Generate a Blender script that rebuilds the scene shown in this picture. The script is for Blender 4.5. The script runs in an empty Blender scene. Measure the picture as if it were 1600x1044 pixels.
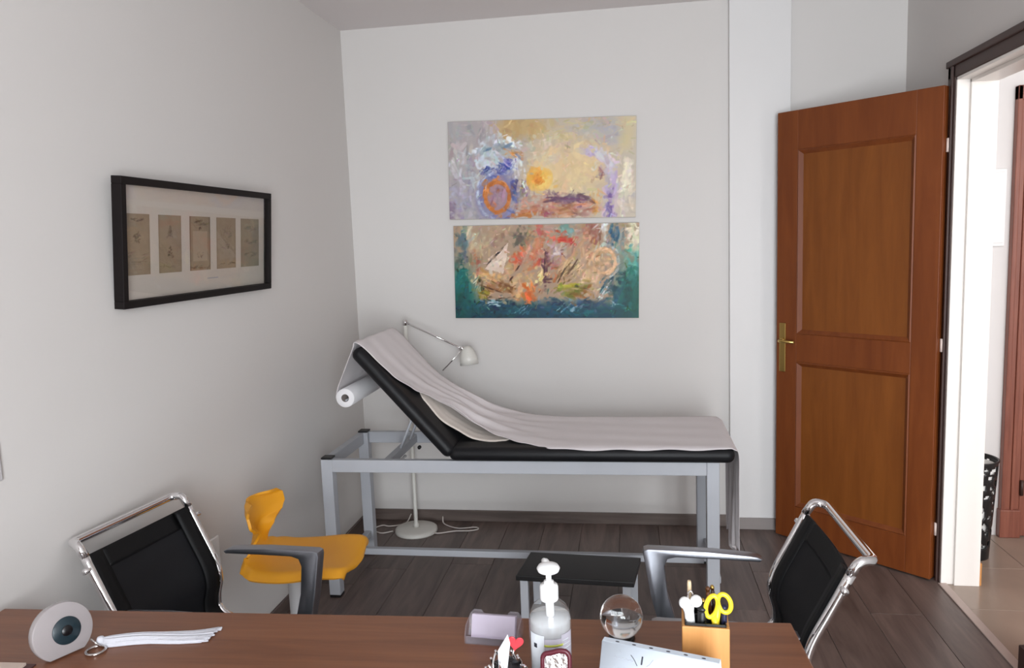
import bpy, bmesh, math, random
import numpy as np
from mathutils import Vector, Matrix

random.seed(7)
PI = math.pi
S = bpy.context.scene
C = S.collection

# ------------------------------------------------------------------ camera
CAM_H = 1.53
YAW, PITCH, ROLL, FPX = 0.1543, 0.12175, -0.0372, 1188.0

def cam_axes():
    r = Vector((math.cos(YAW), math.sin(YAW), 0)); f = Vector((-math.sin(YAW), math.cos(YAW), 0)); u = Vector((0, 0, 1))
    f2 = f * math.cos(PITCH) - u * math.sin(PITCH); u2 = u * math.cos(PITCH) + f * math.sin(PITCH)
    r3 = r * math.cos(ROLL) + u2 * math.sin(ROLL); u3 = u2 * math.cos(ROLL) - r * math.sin(ROLL)
    return r3, u3, f2

r_, u_, f_ = cam_axes()
cd = bpy.data.cameras.new('camera'); cam = bpy.data.objects.new('camera', cd); C.objects.link(cam)
cd.sensor_width = 36.0; cd.lens = 36.0 * FPX / 1600.0; cd.clip_start = 0.02
cam.matrix_world = Matrix(((r_.x, u_.x, -f_.x, 0), (r_.y, u_.y, -f_.y, 0), (r_.z, u_.z, -f_.z, CAM_H), (0, 0, 0, 1)))
S.camera = cam

# ------------------------------------------------------------------ light
S.view_settings.view_transform = 'Standard'; S.view_settings.look = 'None'
S.view_settings.gamma = 1.0; S.view_settings.use_curve_mapping = False
S.view_settings.exposure = 0.55
W = bpy.data.worlds.new('sky'); S.world = W; W.use_nodes = True
bg = W.node_tree.nodes['Background']; bg.inputs[0].default_value = (0.78, 0.86, 1.0, 1); bg.inputs[1].default_value = 1.0

def area(name, loc, target, sx, sy, power, col):
    l = bpy.data.lights.new(name, 'AREA'); l.shape = 'RECTANGLE'; l.size = sx; l.size_y = sy; l.energy = power; l.color = col
    o = bpy.data.objects.new(name, l); C.objects.link(o); o.location = loc
    o.rotation_euler = (Vector(target) - Vector(loc)).to_track_quat('-Z', 'Y').to_euler()
    return o

# daylight falling through the room's window (behind the photographer); unseen area light added at the hall's open end
area('daylight_room_window', (0.55, -2.2, 1.35), (0.35, 2.0, 0.85), 2.2, 2.7, 270, (0.925, 0.96, 1.0))
area('added_hall_light', (2.1, 0.2, 2.0), (1.9, 3.6, 0.8), 1.2, 1.6, 50, (1.0, 0.97, 0.94))

# ------------------------------------------------------------------ materials
def s2l(c):
    return tuple((x / 12.92 if x <= 0.04045 else ((x + 0.055) / 1.055) ** 2.4) for x in c)

def rgb(r, g, b):
    return s2l((r / 255, g / 255, b / 255))

class NT:
    def __init__(self, name):
        self.m = bpy.data.materials.new(name); self.m.use_nodes = True
        self.t = self.m.node_tree; self.n = self.t.nodes; self.l = self.t.links
        self.b = self.n['Principled BSDF']; self.out = self.n['Material Output']
    def add(self, typ, **kw):
        nd = self.n.new(typ)
        for k, v in kw.items():
            setattr(nd, k, v)
        return nd
    def link(self, a, b):
        self.l.new(a, b)

def plain(name, col, rough=0.5, metal=0.0, spec=0.5, coat=0.0, var=0.0, scale=20.0, bump=0.0, bscale=200.0, sheen=0.0, sub=0.0):
    t = NT(name); b = t.b
    b.inputs['Base Color'].default_value = (*col, 1); b.inputs['Roughness'].default_value = rough
    b.inputs['Metallic'].default_value = metal; b.inputs['Specular IOR Level'].default_value = spec
    b.inputs['Coat Weight'].default_value = coat; b.inputs['Sheen Weight'].default_value = sheen
    tc = t.add('ShaderNodeTexCoord')
    if var:
        nz = t.add('ShaderNodeTexNoise'); nz.inputs['Scale'].default_value = scale; nz.inputs['Detail'].default_value = 4
        t.link(tc.outputs['Object'], nz.inputs['Vector'])
        mx = t.add('ShaderNodeMix', data_type='RGBA')
        mx.inputs[6].default_value = (*[c * (1 - var) for c in col], 1); mx.inputs[7].default_value = (*[min(1, c * (1 + var)) for c in col], 1)
        t.link(nz.outputs['Fac'], mx.inputs[0]); t.link(mx.outputs[2], b.inputs['Base Color'])
    if bump:
        nb = t.add('ShaderNodeTexNoise'); nb.inputs['Scale'].default_value = bscale; nb.inputs['Detail'].default_value = 3
        t.link(tc.outputs['Object'], nb.inputs['Vector'])
        bp = t.add('ShaderNodeBump'); bp.inputs['Strength'].default_value = bump; bp.inputs['Distance'].default_value = 0.002
        t.link(nb.outputs['Fac'], bp.inputs['Height']); t.link(bp.outputs['Normal'], b.inputs['Normal'])
    return t.m

def wood(name, dark, light, axis='Z', scale=1.0, rough=0.4, rnd=0.0, coat=0.0, stretch=14.0, spec=0.5):
    t = NT(name); b = t.b
    tc = t.add('ShaderNodeTexCoord'); mp = t.add('ShaderNodeMapping')
    sc = {'X': (1, stretch, stretch), 'Y': (stretch, 1, stretch), 'Z': (stretch, stretch, 1)}[axis]
    mp.inputs['Scale'].default_value = [x * scale for x in sc]
    t.link(tc.outputs['Object'], mp.inputs['Vector'])
    oi = t.add('ShaderNodeObjectInfo')
    ad = t.add('ShaderNodeVectorMath', operation='ADD'); cx = t.add('ShaderNodeCombineXYZ')
    ml = t.add('ShaderNodeMath', operation='MULTIPLY'); ml.inputs[1].default_value = 37.0
    t.link(oi.outputs['Random'], ml.inputs[0])
    for i in range(3):
        t.link(ml.outputs[0], cx.inputs[i])
    t.link(mp.outputs[0], ad.inputs[0]); t.link(cx.outputs[0], ad.inputs[1])
    nz = t.add('ShaderNodeTexNoise'); nz.inputs['Scale'].default_value = 2.2; nz.inputs['Detail'].default_value = 7; nz.inputs['Roughness'].default_value = 0.62; nz.inputs['Distortion'].default_value = 0.6
    t.link(ad.outputs[0], nz.inputs['Vector'])
    cr = t.add('ShaderNodeValToRGB'); e = cr.color_ramp.elements
    e[0].position = 0.3; e[0].color = (*dark, 1); e[1].position = 0.72; e[1].color = (*light, 1)
    t.link(nz.outputs['Fac'], cr.inputs[0])
    col = cr.outputs[0]
    if rnd:
        hs = t.add('ShaderNodeHueSaturation')
        mr = t.add('ShaderNodeMapRange'); mr.inputs[3].default_value = 1 - rnd; mr.inputs[4].default_value = 1 + rnd
        t.link(oi.outputs['Random'], mr.inputs[0]); t.link(mr.outputs[0], hs.inputs['Value']); t.link(col, hs.inputs['Color'])
        col = hs.outputs[0]
    t.link(col, b.inputs['Base Color'])
    b.inputs['Roughness'].default_value = rough; b.inputs['Coat Weight'].default_value = coat; b.inputs['Coat Roughness'].default_value = 0.2
    b.inputs['Specular IOR Level'].default_value = spec
    bp = t.add('ShaderNodeBump'); bp.inputs['Strength'].default_value = 0.08; bp.inputs['Distance'].default_value = 0.002
    t.link(nz.outputs['Fac'], bp.inputs['Height']); t.link(bp.outputs['Normal'], b.inputs['Normal'])
    return t.m

def thin_glass(name, tint=(1, 1, 1), rough=0.0, ior=1.45, milk=0.0, milk_col=(0.9, 0.9, 0.9)):
    t = NT(name); t.n.remove(t.b)
    tr = t.add('ShaderNodeBsdfTransparent'); tr.inputs[0].default_value = (*tint, 1)
    gl = t.add('ShaderNodeBsdfGlossy'); gl.inputs['Roughness'].default_value = rough; gl.inputs[0].default_value = (1, 1, 1, 1)
    fr = t.add('ShaderNodeFresnel'); fr.inputs[0].default_value = ior
    mx = t.add('ShaderNodeMixShader')
    ge = t.add('ShaderNodeNewGeometry'); iv = t.add('ShaderNodeMath', operation='SUBTRACT'); iv.inputs[0].default_value = 1.0
    mu = t.add('ShaderNodeMath', operation='MULTIPLY')          # only the outer face of a thin wall mirrors
    t.link(ge.outputs['Backfacing'], iv.inputs[1]); t.link(fr.outputs[0], mu.inputs[0]); t.link(iv.outputs[0], mu.inputs[1])
    t.link(mu.outputs[0], mx.inputs[0]); t.link(gl.outputs[0], mx.inputs[2])
    if milk:
        df = t.add('ShaderNodeBsdfDiffuse'); df.inputs[0].default_value = (*milk_col, 1)
        m2 = t.add('ShaderNodeMixShader'); m2.inputs[0].default_value = milk
        t.link(tr.outputs[0], m2.inputs[1]); t.link(df.outputs[0], m2.inputs[2]); t.link(m2.outputs[0], mx.inputs[1])
    else:
        t.link(tr.outputs[0], mx.inputs[1])
    t.link(mx.outputs[0], t.out.inputs[0])
    return t.m

def solid_glass(name, col, rough=0.0, ior=1.5, frost_scale=0.0):
    t = NT(name); b = t.b
    b.inputs['Base Color'].default_value = (*col, 1); b.inputs['Transmission Weight'].default_value = 1.0
    b.inputs['IOR'].default_value = ior; b.inputs['Roughness'].default_value = rough
    if frost_scale:
        tc = t.add('ShaderNodeTexCoord'); nz = t.add('ShaderNodeTexNoise'); nz.inputs['Scale'].default_value = frost_scale; nz.inputs['Detail'].default_value = 5
        t.link(tc.outputs['Object'], nz.inputs['Vector'])
        cr = t.add('ShaderNodeValToRGB'); cr.color_ramp.elements[0].position = 0.57; cr.color_ramp.elements[1].position = 0.60
        t.link(nz.outputs['Fac'], cr.inputs[0])
        mr = t.add('ShaderNodeMapRange'); mr.inputs[3].default_value = 0.0; mr.inputs[4].default_value = 0.2
        t.link(cr.outputs[0], mr.inputs[0]); t.link(mr.outputs[0], b.inputs['Roughness'])
    return t.m

def vcol(name, rough=0.6, spec=0.3):
    t = NT(name); a = t.add('ShaderNodeVertexColor'); a.layer_name = 'paint'
    t.link(a.outputs[0], t.b.inputs['Base Color']); t.b.inputs['Roughness'].default_value = rough; t.b.inputs['Specular IOR Level'].default_value = spec
    return t.m

M = dict(
    wall=plain('white_wall_paint', rgb(212, 208, 205), 0.85, var=0.012, scale=2.0, bump=0.05, bscale=300, spec=0.25),
    ceiling=plain('ceiling_paint', rgb(222, 216, 215), 0.9, var=0.01, scale=2.0, spec=0.2),
    pilaster=plain('pilaster_paint', rgb(222, 220, 219), 0.7, var=0.01, scale=2.0, spec=0.3),
    floor=wood('grey_brown_laminate', rgb(82, 68, 63), rgb(122, 105, 98), 'Y', 1.0, 0.42, rnd=0.13, stretch=9),
    sub=plain('screed', rgb(40, 34, 32), 0.9),
    base=wood('baseboard_laminate', rgb(86, 74, 69), rgb(120, 106, 99), 'X', 1.0, 0.5),
    basegrey=plain('grey_baseboard', rgb(142, 134, 131), 0.6, var=0.05),
    tile=plain('beige_hall_tile', rgb(150, 132, 118), 0.22, var=0.16, scale=5.0),
    door=wood('varnished_door_wood', rgb(102, 50, 20), rgb(120, 63, 27), 'Z', 1.0, 0.42, stretch=10, spec=0.3),
    doorpanel=wood('varnished_door_panel', rgb(108, 58, 20), rgb(126, 72, 27), 'Z', 1.0, 0.42, stretch=10, spec=0.3),
    casing=plain('dark_brown_casing', rgb(62, 40, 34), 0.5, var=0.15, scale=15),
    doorhall=wood('red_brown_hall_door', rgb(118, 66, 52), rgb(150, 92, 74), 'Z', 1.0, 0.35, stretch=18),
    jamb=plain('white_gloss_paint', rgb(232, 226, 220), 0.35),
    brass=plain('brass', rgb(190, 160, 95), 0.3, metal=1.0),
    hinge=plain('pale_hinge', rgb(232, 214, 205), 0.4),
    chrome=plain('chrome', (0.86, 0.85, 0.86), 0.07, metal=1.0),
    alu=plain('dark_polished_aluminium', (0.36, 0.37, 0.41), 0.36, metal=1.0),
    mesh=plain('black_mesh_fabric', rgb(21, 21, 24), 0.65, bump=0.25, bscale=900, spec=0.25),
    hem=plain('black_fabric_hem', rgb(9, 9, 11), 0.6, spec=0.25),
    vinyl=plain('black_vinyl', rgb(17, 17, 20), 0.5, bump=0.08, bscale=350, spec=0.3),
    greymetal=plain('grey_painted_steel', rgb(176, 178, 184), 0.45, var=0.03, scale=8),
    cap=plain('black_plastic', rgb(20, 19, 20), 0.45),
    cloth=plain('pale_sheet', rgb(216, 209, 210), 0.9, var=0.03, scale=10, bump=0.15, bscale=120, sheen=0.2, spec=0.15),
    cream=plain('cream_towel', rgb(224, 214, 204), 0.95, var=0.03, scale=30, bump=0.4, bscale=500, sheen=0.2, spec=0.1),
    paper=plain('white_paper', rgb(232, 230, 232), 0.8),
    card=plain('cardboard_core', rgb(110, 102, 98), 0.9),
    whitepl=plain('white_plastic', rgb(236, 236, 236), 0.35),
    lampwhite=plain('white_lamp_enamel', rgb(214, 211, 204), 0.35),
    yellow=plain('yellow_moulded_plastic', rgb(228, 158, 32), 0.42, var=0.04, scale=4),
    column=plain('light_grey_column', rgb(205, 203, 204), 0.35),
    blackglass=plain('black_stool_top', rgb(24, 23, 24), 0.35),
    desk=wood('brown_desk_veneer', rgb(106, 64, 42), rgb(134, 86, 58), 'X', 1.0, 0.36, stretch=16),
    frame=plain('black_frame', rgb(20, 14, 14), 0.6, spec=0.2),
    mat=plain('off_white_mat', rgb(206, 198, 190), 0.8),
    glass=thin_glass('picture_glass', (0.93, 0.92, 0.91), 0.02, 1.45),
    pane=thin_glass('window_pane', (0.97, 0.98, 0.98), 0.0, 1.3),
    acrylic=thin_glass('clear_acrylic', (0.90, 0.88, 0.91), 0.05, 1.49, milk=0.12, milk_col=(0.75, 0.7, 0.75)),
    pet=thin_glass('clear_bottle_plastic', (0.93, 0.94, 0.94), 0.04, 1.5, milk=0.06),
    gel=thin_glass('clear_gel', (0.9, 0.91, 0.93), 0.08, 1.3, milk=0.5, milk_col=(0.86, 0.87, 0.90)),
    crystal=solid_glass('crystal', (1, 1, 1), 0.0, 1.5, 26.0),
    crystalstand=solid_glass('crystal_clear', (1, 1, 1), 0.02, 1.5),
    frost=thin_glass('frosted_glass', (0.86, 0.83, 0.83), 0.25, 1.5, milk=0.7, milk_col=(0.42, 0.385, 0.39)),
    iris=plain('dark_teal_enamel', rgb(24, 42, 50), 0.25, var=0.25, scale=60, coat=0.1),
    pupil=plain('black_enamel', rgb(4, 4, 8), 0.35),
    steel=plain('polished_steel', (0.62, 0.59, 0.58), 0.16, metal=1.0),
    thread=plain('white_thread', rgb(206, 206, 214), 0.85, bump=0.5, bscale=600, sheen=0.2),
    red=plain('red_enamel', rgb(204, 48, 58), 0.35),
    burgundy=plain('burgundy_frame', rgb(82, 20, 34), 0.4),
    silver=plain('embossed_silver', (0.85, 0.86, 0.86), 0.28, metal=1.0, bump=1.0, bscale=160),
    bamboo=wood('honey_bamboo', rgb(186, 126, 66), rgb(206, 148, 86), 'Z', 1.0, 0.45, stretch=20),
    stick=plain('pale_wood_stick', rgb(214, 190, 156), 0.6),
    calendar=plain('calendar_paper', rgb(204, 213, 224), 0.6, var=0.015, scale=12),
    ink=plain('dark_ink', rgb(52, 52, 62), 0.7),
    greyink=plain('grey_ink', rgb(165, 168, 178), 0.7),
    scissor=plain('yellow_scissor_plastic', rgb(236, 208, 44), 0.35),
    navy=plain('navy_plastic', rgb(24, 26, 58), 0.4),
    goldpen=plain('gold_pen', rgb(196, 160, 90), 0.25, metal=1.0),
    brownpen=plain('brown_pen', rgb(96, 56, 24), 0.4),
    label=plain('white_label', rgb(214, 218, 224), 0.5),
    labelgrey=plain('lilac_grey_label', rgb(186, 182, 194), 0.5),
    lime=plain('lime_print', rgb(206, 214, 96), 0.5),
    cards=plain('lilac_white_cards', rgb(188, 178, 194), 0.6),
    canvas=plain('canvas_edge', rgb(196, 188, 176), 0.8),
    paint=vcol('oil_paint', 0.5, 0.35),
    print=vcol('sepia_print', 0.8, 0.2),
    cable=plain('white_cable', rgb(206, 198, 192), 0.5),
    strip=plain('threshold_strip', rgb(178, 160, 152), 0.4, metal=0.2),
    ornament=plain('dark_gunmetal', (0.06, 0.06, 0.065), 0.25, metal=1.0),
    book=plain('beige_cover', rgb(196, 178, 166), 0.7),
    bookdark=plain('dark_red_brown_cover', rgb(72, 40, 38), 0.6),
    bin=plain('black_bin_plastic', rgb(22, 22, 24), 0.35),
    liner=plain('white_bin_liner', rgb(228, 228, 226), 0.6),
)

# ------------------------------------------------------------------ mesh helpers
def obj(name, bm, mat, parent=None, smooth=False, loc=None, rot=None, autosmooth=None):
    me = bpy.data.meshes.new(name)
    bmesh.ops.recalc_face_normals(bm, faces=bm.faces)
    bm.to_mesh(me); bm.free()
    if mat is not None:
        me.materials.append(M[mat] if isinstance(mat, str) else mat)
    o = bpy.data.objects.new(name, me); C.objects.link(o)
    if parent is not None:
        o.parent = parent
    if loc is not None:
        o.location = loc
    if rot is not None:
        o.rotation_euler = rot
    if smooth:
        for p in me.polygons:
            p.use_smooth = True
        if autosmooth:
            me.set_sharp_from_angle(angle=math.radians(autosmooth))
    return o

def thing(name, label, cat, loc=(0, 0, 0), rotz=0.0, group=None):
    o = bpy.data.objects.new(name, None); C.objects.link(o)
    o.location = loc; o.rotation_euler = (0, 0, rotz); o.empty_display_size = 0.05
    return tag(o, label, cat, group)

def tag(o, label, cat, group=None):
    o['label'] = label; o['category'] = cat
    if group:
        o['group'] = group
    return o

def struct(o, label=None):
    o['kind'] = 'structure'
    if label:
        o['label'] = label
    return o

def B():
    return bmesh.new()

def box(bm, x0, x1, y0, y1, z0, z1, bev=0.0, seg=2, mtx=None):
    b2 = bmesh.new() if True else bm
    r = bmesh.ops.create_cube(b2, size=1.0)
    for v in b2.verts:
        v.co = Vector(((x0 + x1) / 2 + v.co.x * (x1 - x0), (y0 + y1) / 2 + v.co.y * (y1 - y0), (z0 + z1) / 2 + v.co.z * (z1 - z0)))
    if bev:
        bmesh.ops.bevel(b2, geom=list(b2.edges), offset=bev, segments=seg, profile=0.5, affect='EDGES')
    if mtx is not None:
        bmesh.ops.transform(b2, matrix=mtx, verts=b2.verts)
    merge(bm, b2)
    return bm

def merge(bm, b2):
    mp = {}
    for v in b2.verts:
        mp[v] = bm.verts.new(v.co)
    for f in b2.faces:
        try:
            nf = bm.faces.new([mp[v] for v in f.verts]); nf.smooth = f.smooth
        except ValueError:
            pass
    b2.free()

def bx(*a, **k):
    return box(B(), *a, **k)

def spline(pts, n=8, closed=False):
    P = [Vector(p) for p in pts]; out = []
    N = len(P)
    rng = range(N if closed else N - 1)
    for i in rng:
        p1, p2 = P[i], P[(i + 1) % N]
        p0 = P[(i - 1) % N] if (closed or i > 0) else p1 * 2 - p2
        p3 = P[(i + 2) % N] if (closed or i + 2 < N) else p2 * 2 - p1
        for k in range(n):
            t = k / n
            out.append(0.5 * ((2 * p1) + (p2 - p0) * t + (2 * p0 - 5 * p1 + 4 * p2 - p3) * t * t + (3 * p1 - p0 - 3 * p2 + p3) * t ** 3))
    if not closed:
        out.append(P[-1])
    return out

def fillet(pts, r, n=6):
    """polyline with rounded corners"""
    P = [Vector(p) for p in pts]; out = [P[0]]
    for i in range(1, len(P) - 1):
        a, b, c = P[i - 1], P[i], P[i + 1]
        d1 = (a - b); d2 = (c - b)
        rr = min(r, d1.length * 0.49, d2.length * 0.49)
        p = b + d1.normalized() * rr; q = b + d2.normalized() * rr
        for k in range(n + 1):
            t = k / n
            out.append(p * (1 - t) ** 2 + b * 2 * t * (1 - t) + q * t * t)
    out.append(P[-1])
    return out

def tube(bm, path, r, sides=10, closed=False, cap=True, flat=1.0):
    P = [Vector(p) for p in path]; n = len(P); rings = []
    up = None
    for i in range(n):
        if closed:
            t = (P[(i + 1) % n] - P[i - 1]).normalized()
        else:
            t = (P[min(i + 1, n - 1)] - P[max(i - 1, 0)]).normalized()
        if up is None:
            a = Vector((0, 0, 1)) if abs(t.z) < 0.9 else Vector((1, 0, 0))
            up = (a - t * a.dot(t)).normalized()
        else:
            up = (up - t * up.dot(t)).normalized()
        sd = t.cross(up)
        rr = r[i] if isinstance(r, (list, tuple)) else r
        rings.append([bm.verts.new(P[i] + (up * math.cos(2 * PI * k / sides) + sd * math.sin(2 * PI * k / sides) * flat) * rr) for k in range(sides)])
    m = n if closed else n - 1
    for i in range(m):
        a, b = rings[i], rings[(i + 1) % n]
        for k in range(sides):
            f = bm.faces.new((a[k], a[(k + 1) % sides], b[(k + 1) % sides], b[k])); f.smooth = True
    if cap and not closed:
        bm.faces.new(rings[0]); bm.faces.new(rings[-1])
    return bm

def lathe(bm, prof, seg=32, mtx=None, close=False):
    rings = []
    b2 = B()
    for (r, z) in prof:
        if r < 1e-6:
            rings.append([b2.verts.new((0, 0, z))])
        else:
            rings.append([b2.verts.new((r * math.cos(2 * PI * k / seg), r * math.sin(2 * PI * k / seg), z)) for k in range(seg)])
    for i in range(len(rings) - 1):
        a, b = rings[i], rings[i + 1]
        for k in range(seg):
            k2 = (k + 1) % seg
            if len(a) == 1 and len(b) == 1:
                continue
            if len(a) == 1:
                f = b2.faces.new((a[0], b[k], b[k2]))
            elif len(b) == 1:
                f = b2.faces.new((a[k], a[k2], b[0]))
            else:
                f = b2.faces.new((a[k], a[k2], b[k2], b[k]))
            f.smooth = True
    if mtx is not None:
        bmesh.ops.transform(b2, matrix=mtx, verts=b2.verts)
    merge(bm, b2)
    return bm

def prism(bm, poly, h, mtx=None, bev=0.0):
    """polygon in the xy plane, extruded 0..h along z"""
    b2 = B()
    lo = [b2.verts.new((p[0], p[1], 0)) for p in poly]; hi = [b2.verts.new((p[0], p[1], h)) for p in poly]
    b2.faces.new(lo[::-1]); b2.faces.new(hi)
    n = len(poly)
    for i in range(n):
        b2.faces.new((lo[i], lo[(i + 1) % n], hi[(i + 1) % n], hi[i]))
    if bev:
        bmesh.ops.recalc_face_normals(b2, faces=b2.faces)
        ed = [e for e in b2.edges if all(v in lo for v in e.verts) or all(v in hi for v in e.verts)]
        bmesh.ops.bevel(b2, geom=ed, offset=bev, segments=2, profile=0.5, affect='EDGES')
    if mtx is not None:
        bmesh.ops.transform(b2, matrix=mtx, verts=b2.verts)
    merge(bm, b2)
    return bm

def grid(bm, fn, nu, nv, thick=0.0):
    """surface fn(u,v), optional thickness along the local normal"""
    V = [[Vector(fn(i / nu, j / nv)) for j in range(nv + 1)] for i in range(nu + 1)]
    top = [[bm.verts.new(V[i][j]) for j in range(nv + 1)] for i in range(nu + 1)]
    if thick:
        bot = []
        for i in range(nu + 1):
            row = []
            for j in range(nv + 1):
                du = V[min(i + 1, nu)][j] - V[max(i - 1, 0)][j]; dv = V[i][min(j + 1, nv)] - V[i][max(j - 1, 0)]
                nrm = du.cross(dv); nrm = nrm.normalized() if nrm.length > 1e-9 else Vector((0, 0, 1))
                row.append(bm.verts.new(V[i][j] - nrm * thick))
            bot.append(row)
    for i in range(nu):
        for j in range(nv):
            f = bm.faces.new((top[i][j], top[i + 1][j], top[i + 1][j + 1], top[i][j + 1])); f.smooth = True
            if thick:
                f = bm.faces.new((bot[i][j], bot[i][j + 1], bot[i + 1][j + 1], bot[i + 1][j])); f.smooth = True
    if thick:
        for i in range(nu):
            bm.faces.new((top[i][0], bot[i][0], bot[i + 1][0], top[i + 1][0])); bm.faces.new((top[i][nv], top[i + 1][nv], bot[i + 1][nv], bot[i][nv]))
        for j in range(nv):
            bm.faces.new((top[0][j], top[0][j + 1], bot[0][j + 1], bot[0][j])); bm.faces.new((top[nu][j], bot[nu][j], bot[nu][j + 1], top[nu][j + 1]))
    return bm

def interp(tab, x):
    if x <= tab[0][0]:
        return tab[0][1]
    for (a, b), (c, d) in zip(tab, tab[1:]):
        if x <= c:
            t = (x - a) / (c - a); t = t * t * (3 - 2 * t)
            return b + (d - b) * t
    return tab[-1][1]

def Rz(a):
    return Matrix.Rotation(a, 4, 'Z')

def axes(o, x, y, z):
    """matrix with given axes and origin"""
    x, y, z, o = Vector(x), Vector(y), Vector(z), Vector(o)
    return Matrix(((x.x, y.x, z.x, o.x), (x.y, y.y, z.y, o.y), (x.z, y.z, z.z, o.z), (0, 0, 0, 1)))

# ------------------------------------------------------------------ the room
XL, XR, YB, YR, ZC = -1.468, 1.32, 3.97, -1.4, 2.655
XH = XR + 0.12                 # hall face of the right wall
DY0, DY1, DZ = 2.63, 3.355, 2.11   # doorway

fl = struct(obj('floor', bx(XL, XR, YR, YB, -0.06, -0.014), 'sub'), 'grey brown wooden laminate floor')
row = 0; x = XL
while x < XR - 1e-4:
    x1 = min(x + 0.2, XR)
    y = YR - random.random() * 1.0
    while y < YB - 1e-4:
        y1 = y + 1.22
        a, b = max(y, YR), min(y1, YB)
        if b - a > 0.01:
            w, d = x1 - x - 0.0014, b - a - 0.0014
            p = obj('plank', bx(-w / 2, w / 2, -d / 2, d / 2, -0.0138, 0, bev=0.0012, seg=1), 'floor', fl, loc=((x + x1) / 2, (a + b) / 2, 0))
        y = y1
    x = x1

struct(obj('wall_left', bx(XL - 0.12, XL, YR, YB, -0.06, ZC), 'wall'), 'white painted side wall with the framed prints')
struct(obj('wall_back', bx(XL - 0.12, XH + 1.6, YB, YB + 0.12, -0.06, ZC), 'wall'), 'white painted end wall with two paintings')
bm = B()
box(bm, XR, XH, YR, DY0, -0.06, ZC); box(bm, XR, XH, DY1, YB, -0.06, ZC); box(bm, XR, XH, DY0, DY1, DZ, ZC)
struct(obj('wall_right', bm, 'wall'), 'white painted wall with the doorway')
WX0, WX1, WZ0, WZ1 = -0.25, 1.2, 0.06, 2.35     # window behind the photographer
bm = B()
box(bm, XL - 0.12, WX0, YR - 0.25, YR, -0.06, ZC); box(bm, WX1, XH, YR - 0.25, YR, -0.06, ZC)
box(bm, WX0, WX1, YR - 0.25, YR, -0.06, WZ0); box(bm, WX0, WX1, YR - 0.25, YR, WZ1, ZC)
struct(obj('wall_rear', bm, 'wall'), 'white painted wall with the window')
struct(obj('ceiling', bx(XL - 0.12, XH, YR - 0.25, YB + 0.12, ZC, ZC + 0.1), 'ceiling'), 'plain painted ceiling')
# window
bm = B()
for a in ((WX0, WX0 + 0.05, WZ0, WZ1), (WX1 - 0.05, WX1, WZ0, WZ1), (WX0, WX1, WZ0, WZ0 + 0.05), (WX0, WX1, WZ1 - 0.05, WZ1), (0.455, 0.495, WZ0, WZ1)):
    box(bm, a[0], a[1], YR - 0.17, YR - 0.11, a[2], a[3], bev=0.004)
wn = struct(obj('window_1', bm, 'jamb'), 'white glazed balcony window reaching nearly to the floor')
for a, b in ((WX0 + 0.05, 0.455), (0.495, WX1 - 0.05)):
    obj('pane', bx(a, b, YR - 0.143, YR - 0.139, WZ0 + 0.05, WZ1 - 0.05), 'pane', wn)
obj('window_sill', bx(WX0 - 0.03, WX1 + 0.03, YR - 0.11, YR + 0.03, WZ0 - 0.03, WZ0, bev=0.004), 'jamb', wn)

# pilaster on the end wall
PX0, PX1, PY = 0.502, 0.79, 3.935
struct(obj('wall_pilaster', bx(PX0, PX1, PY, YB, 0, ZC, bev=0.003), 'pilaster'), 'shallow white pilaster on the end wall')
# baseboards
struct(obj('baseboard_back', bx(XL + 0.012, PX0, YB - 0.012, YB, 0, 0.062, bev=0.002), 'base'), 'wood look baseboard of the end wall')
struct(obj('baseboard_pilaster', bx(PX0 - 0.01, PX1 + 0.01, PY - 0.012, PY, 0, 0.06, bev=0.002), 'basegrey'), 'grey baseboard of the pilaster')
struct(obj('baseboard_back_door', bx(PX1, XR, YB - 0.012, YB, 0, 0.062, bev=0.002), 'base'), 'baseboard behind the open door')
struct(obj('baseboard_left', bx(XL, XL + 0.012, YR, YB, 0, 0.062, bev=0.002), wood('baseboard_laminate_shaded', rgb(82, 70, 66), rgb(112, 98, 92), 'Y', 1.0, 0.5)), 'wood look baseboard of the side wall')  # darker copy of the laminate, the side wall's shade put into its colour
struct(obj('baseboard_right', bx(XR - 0.012, XR, YR, DY0 - 0.12, 0, 0.062, bev=0.002), wood('baseboard_laminate_right', rgb(82, 70, 66), rgb(112, 98, 92), 'Y', 1.0, 0.5)), 'wood look baseboard beside the doorway')

# door lining: white painted, with the rebate the leaf closes into
bm = B()
box(bm, XR - 0.018, XH + 0.01, DY1 - 0.012, DY1 + 0.0, 0, DZ, bev=0.002); box(bm, XR + 0.03, XH + 0.01, DY1 - 0.026, DY1 - 0.011, 0, DZ - 0.012, bev=0.002)
box(bm, XR - 0.018, XH + 0.01, DY0, DY0 + 0.012, 0, DZ, bev=0.002)
box(bm, XR - 0.018, XH + 0.01, DY0, DY1, DZ - 0.012, DZ, bev=0.002); box(bm, XR + 0.03, XH + 0.01, DY0, DY1 - 0.012, DZ - 0.026, DZ - 0.011, bev=0.002)
tr1 = struct(obj('trim_1', bm, 'jamb'), 'white painted door lining')
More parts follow.
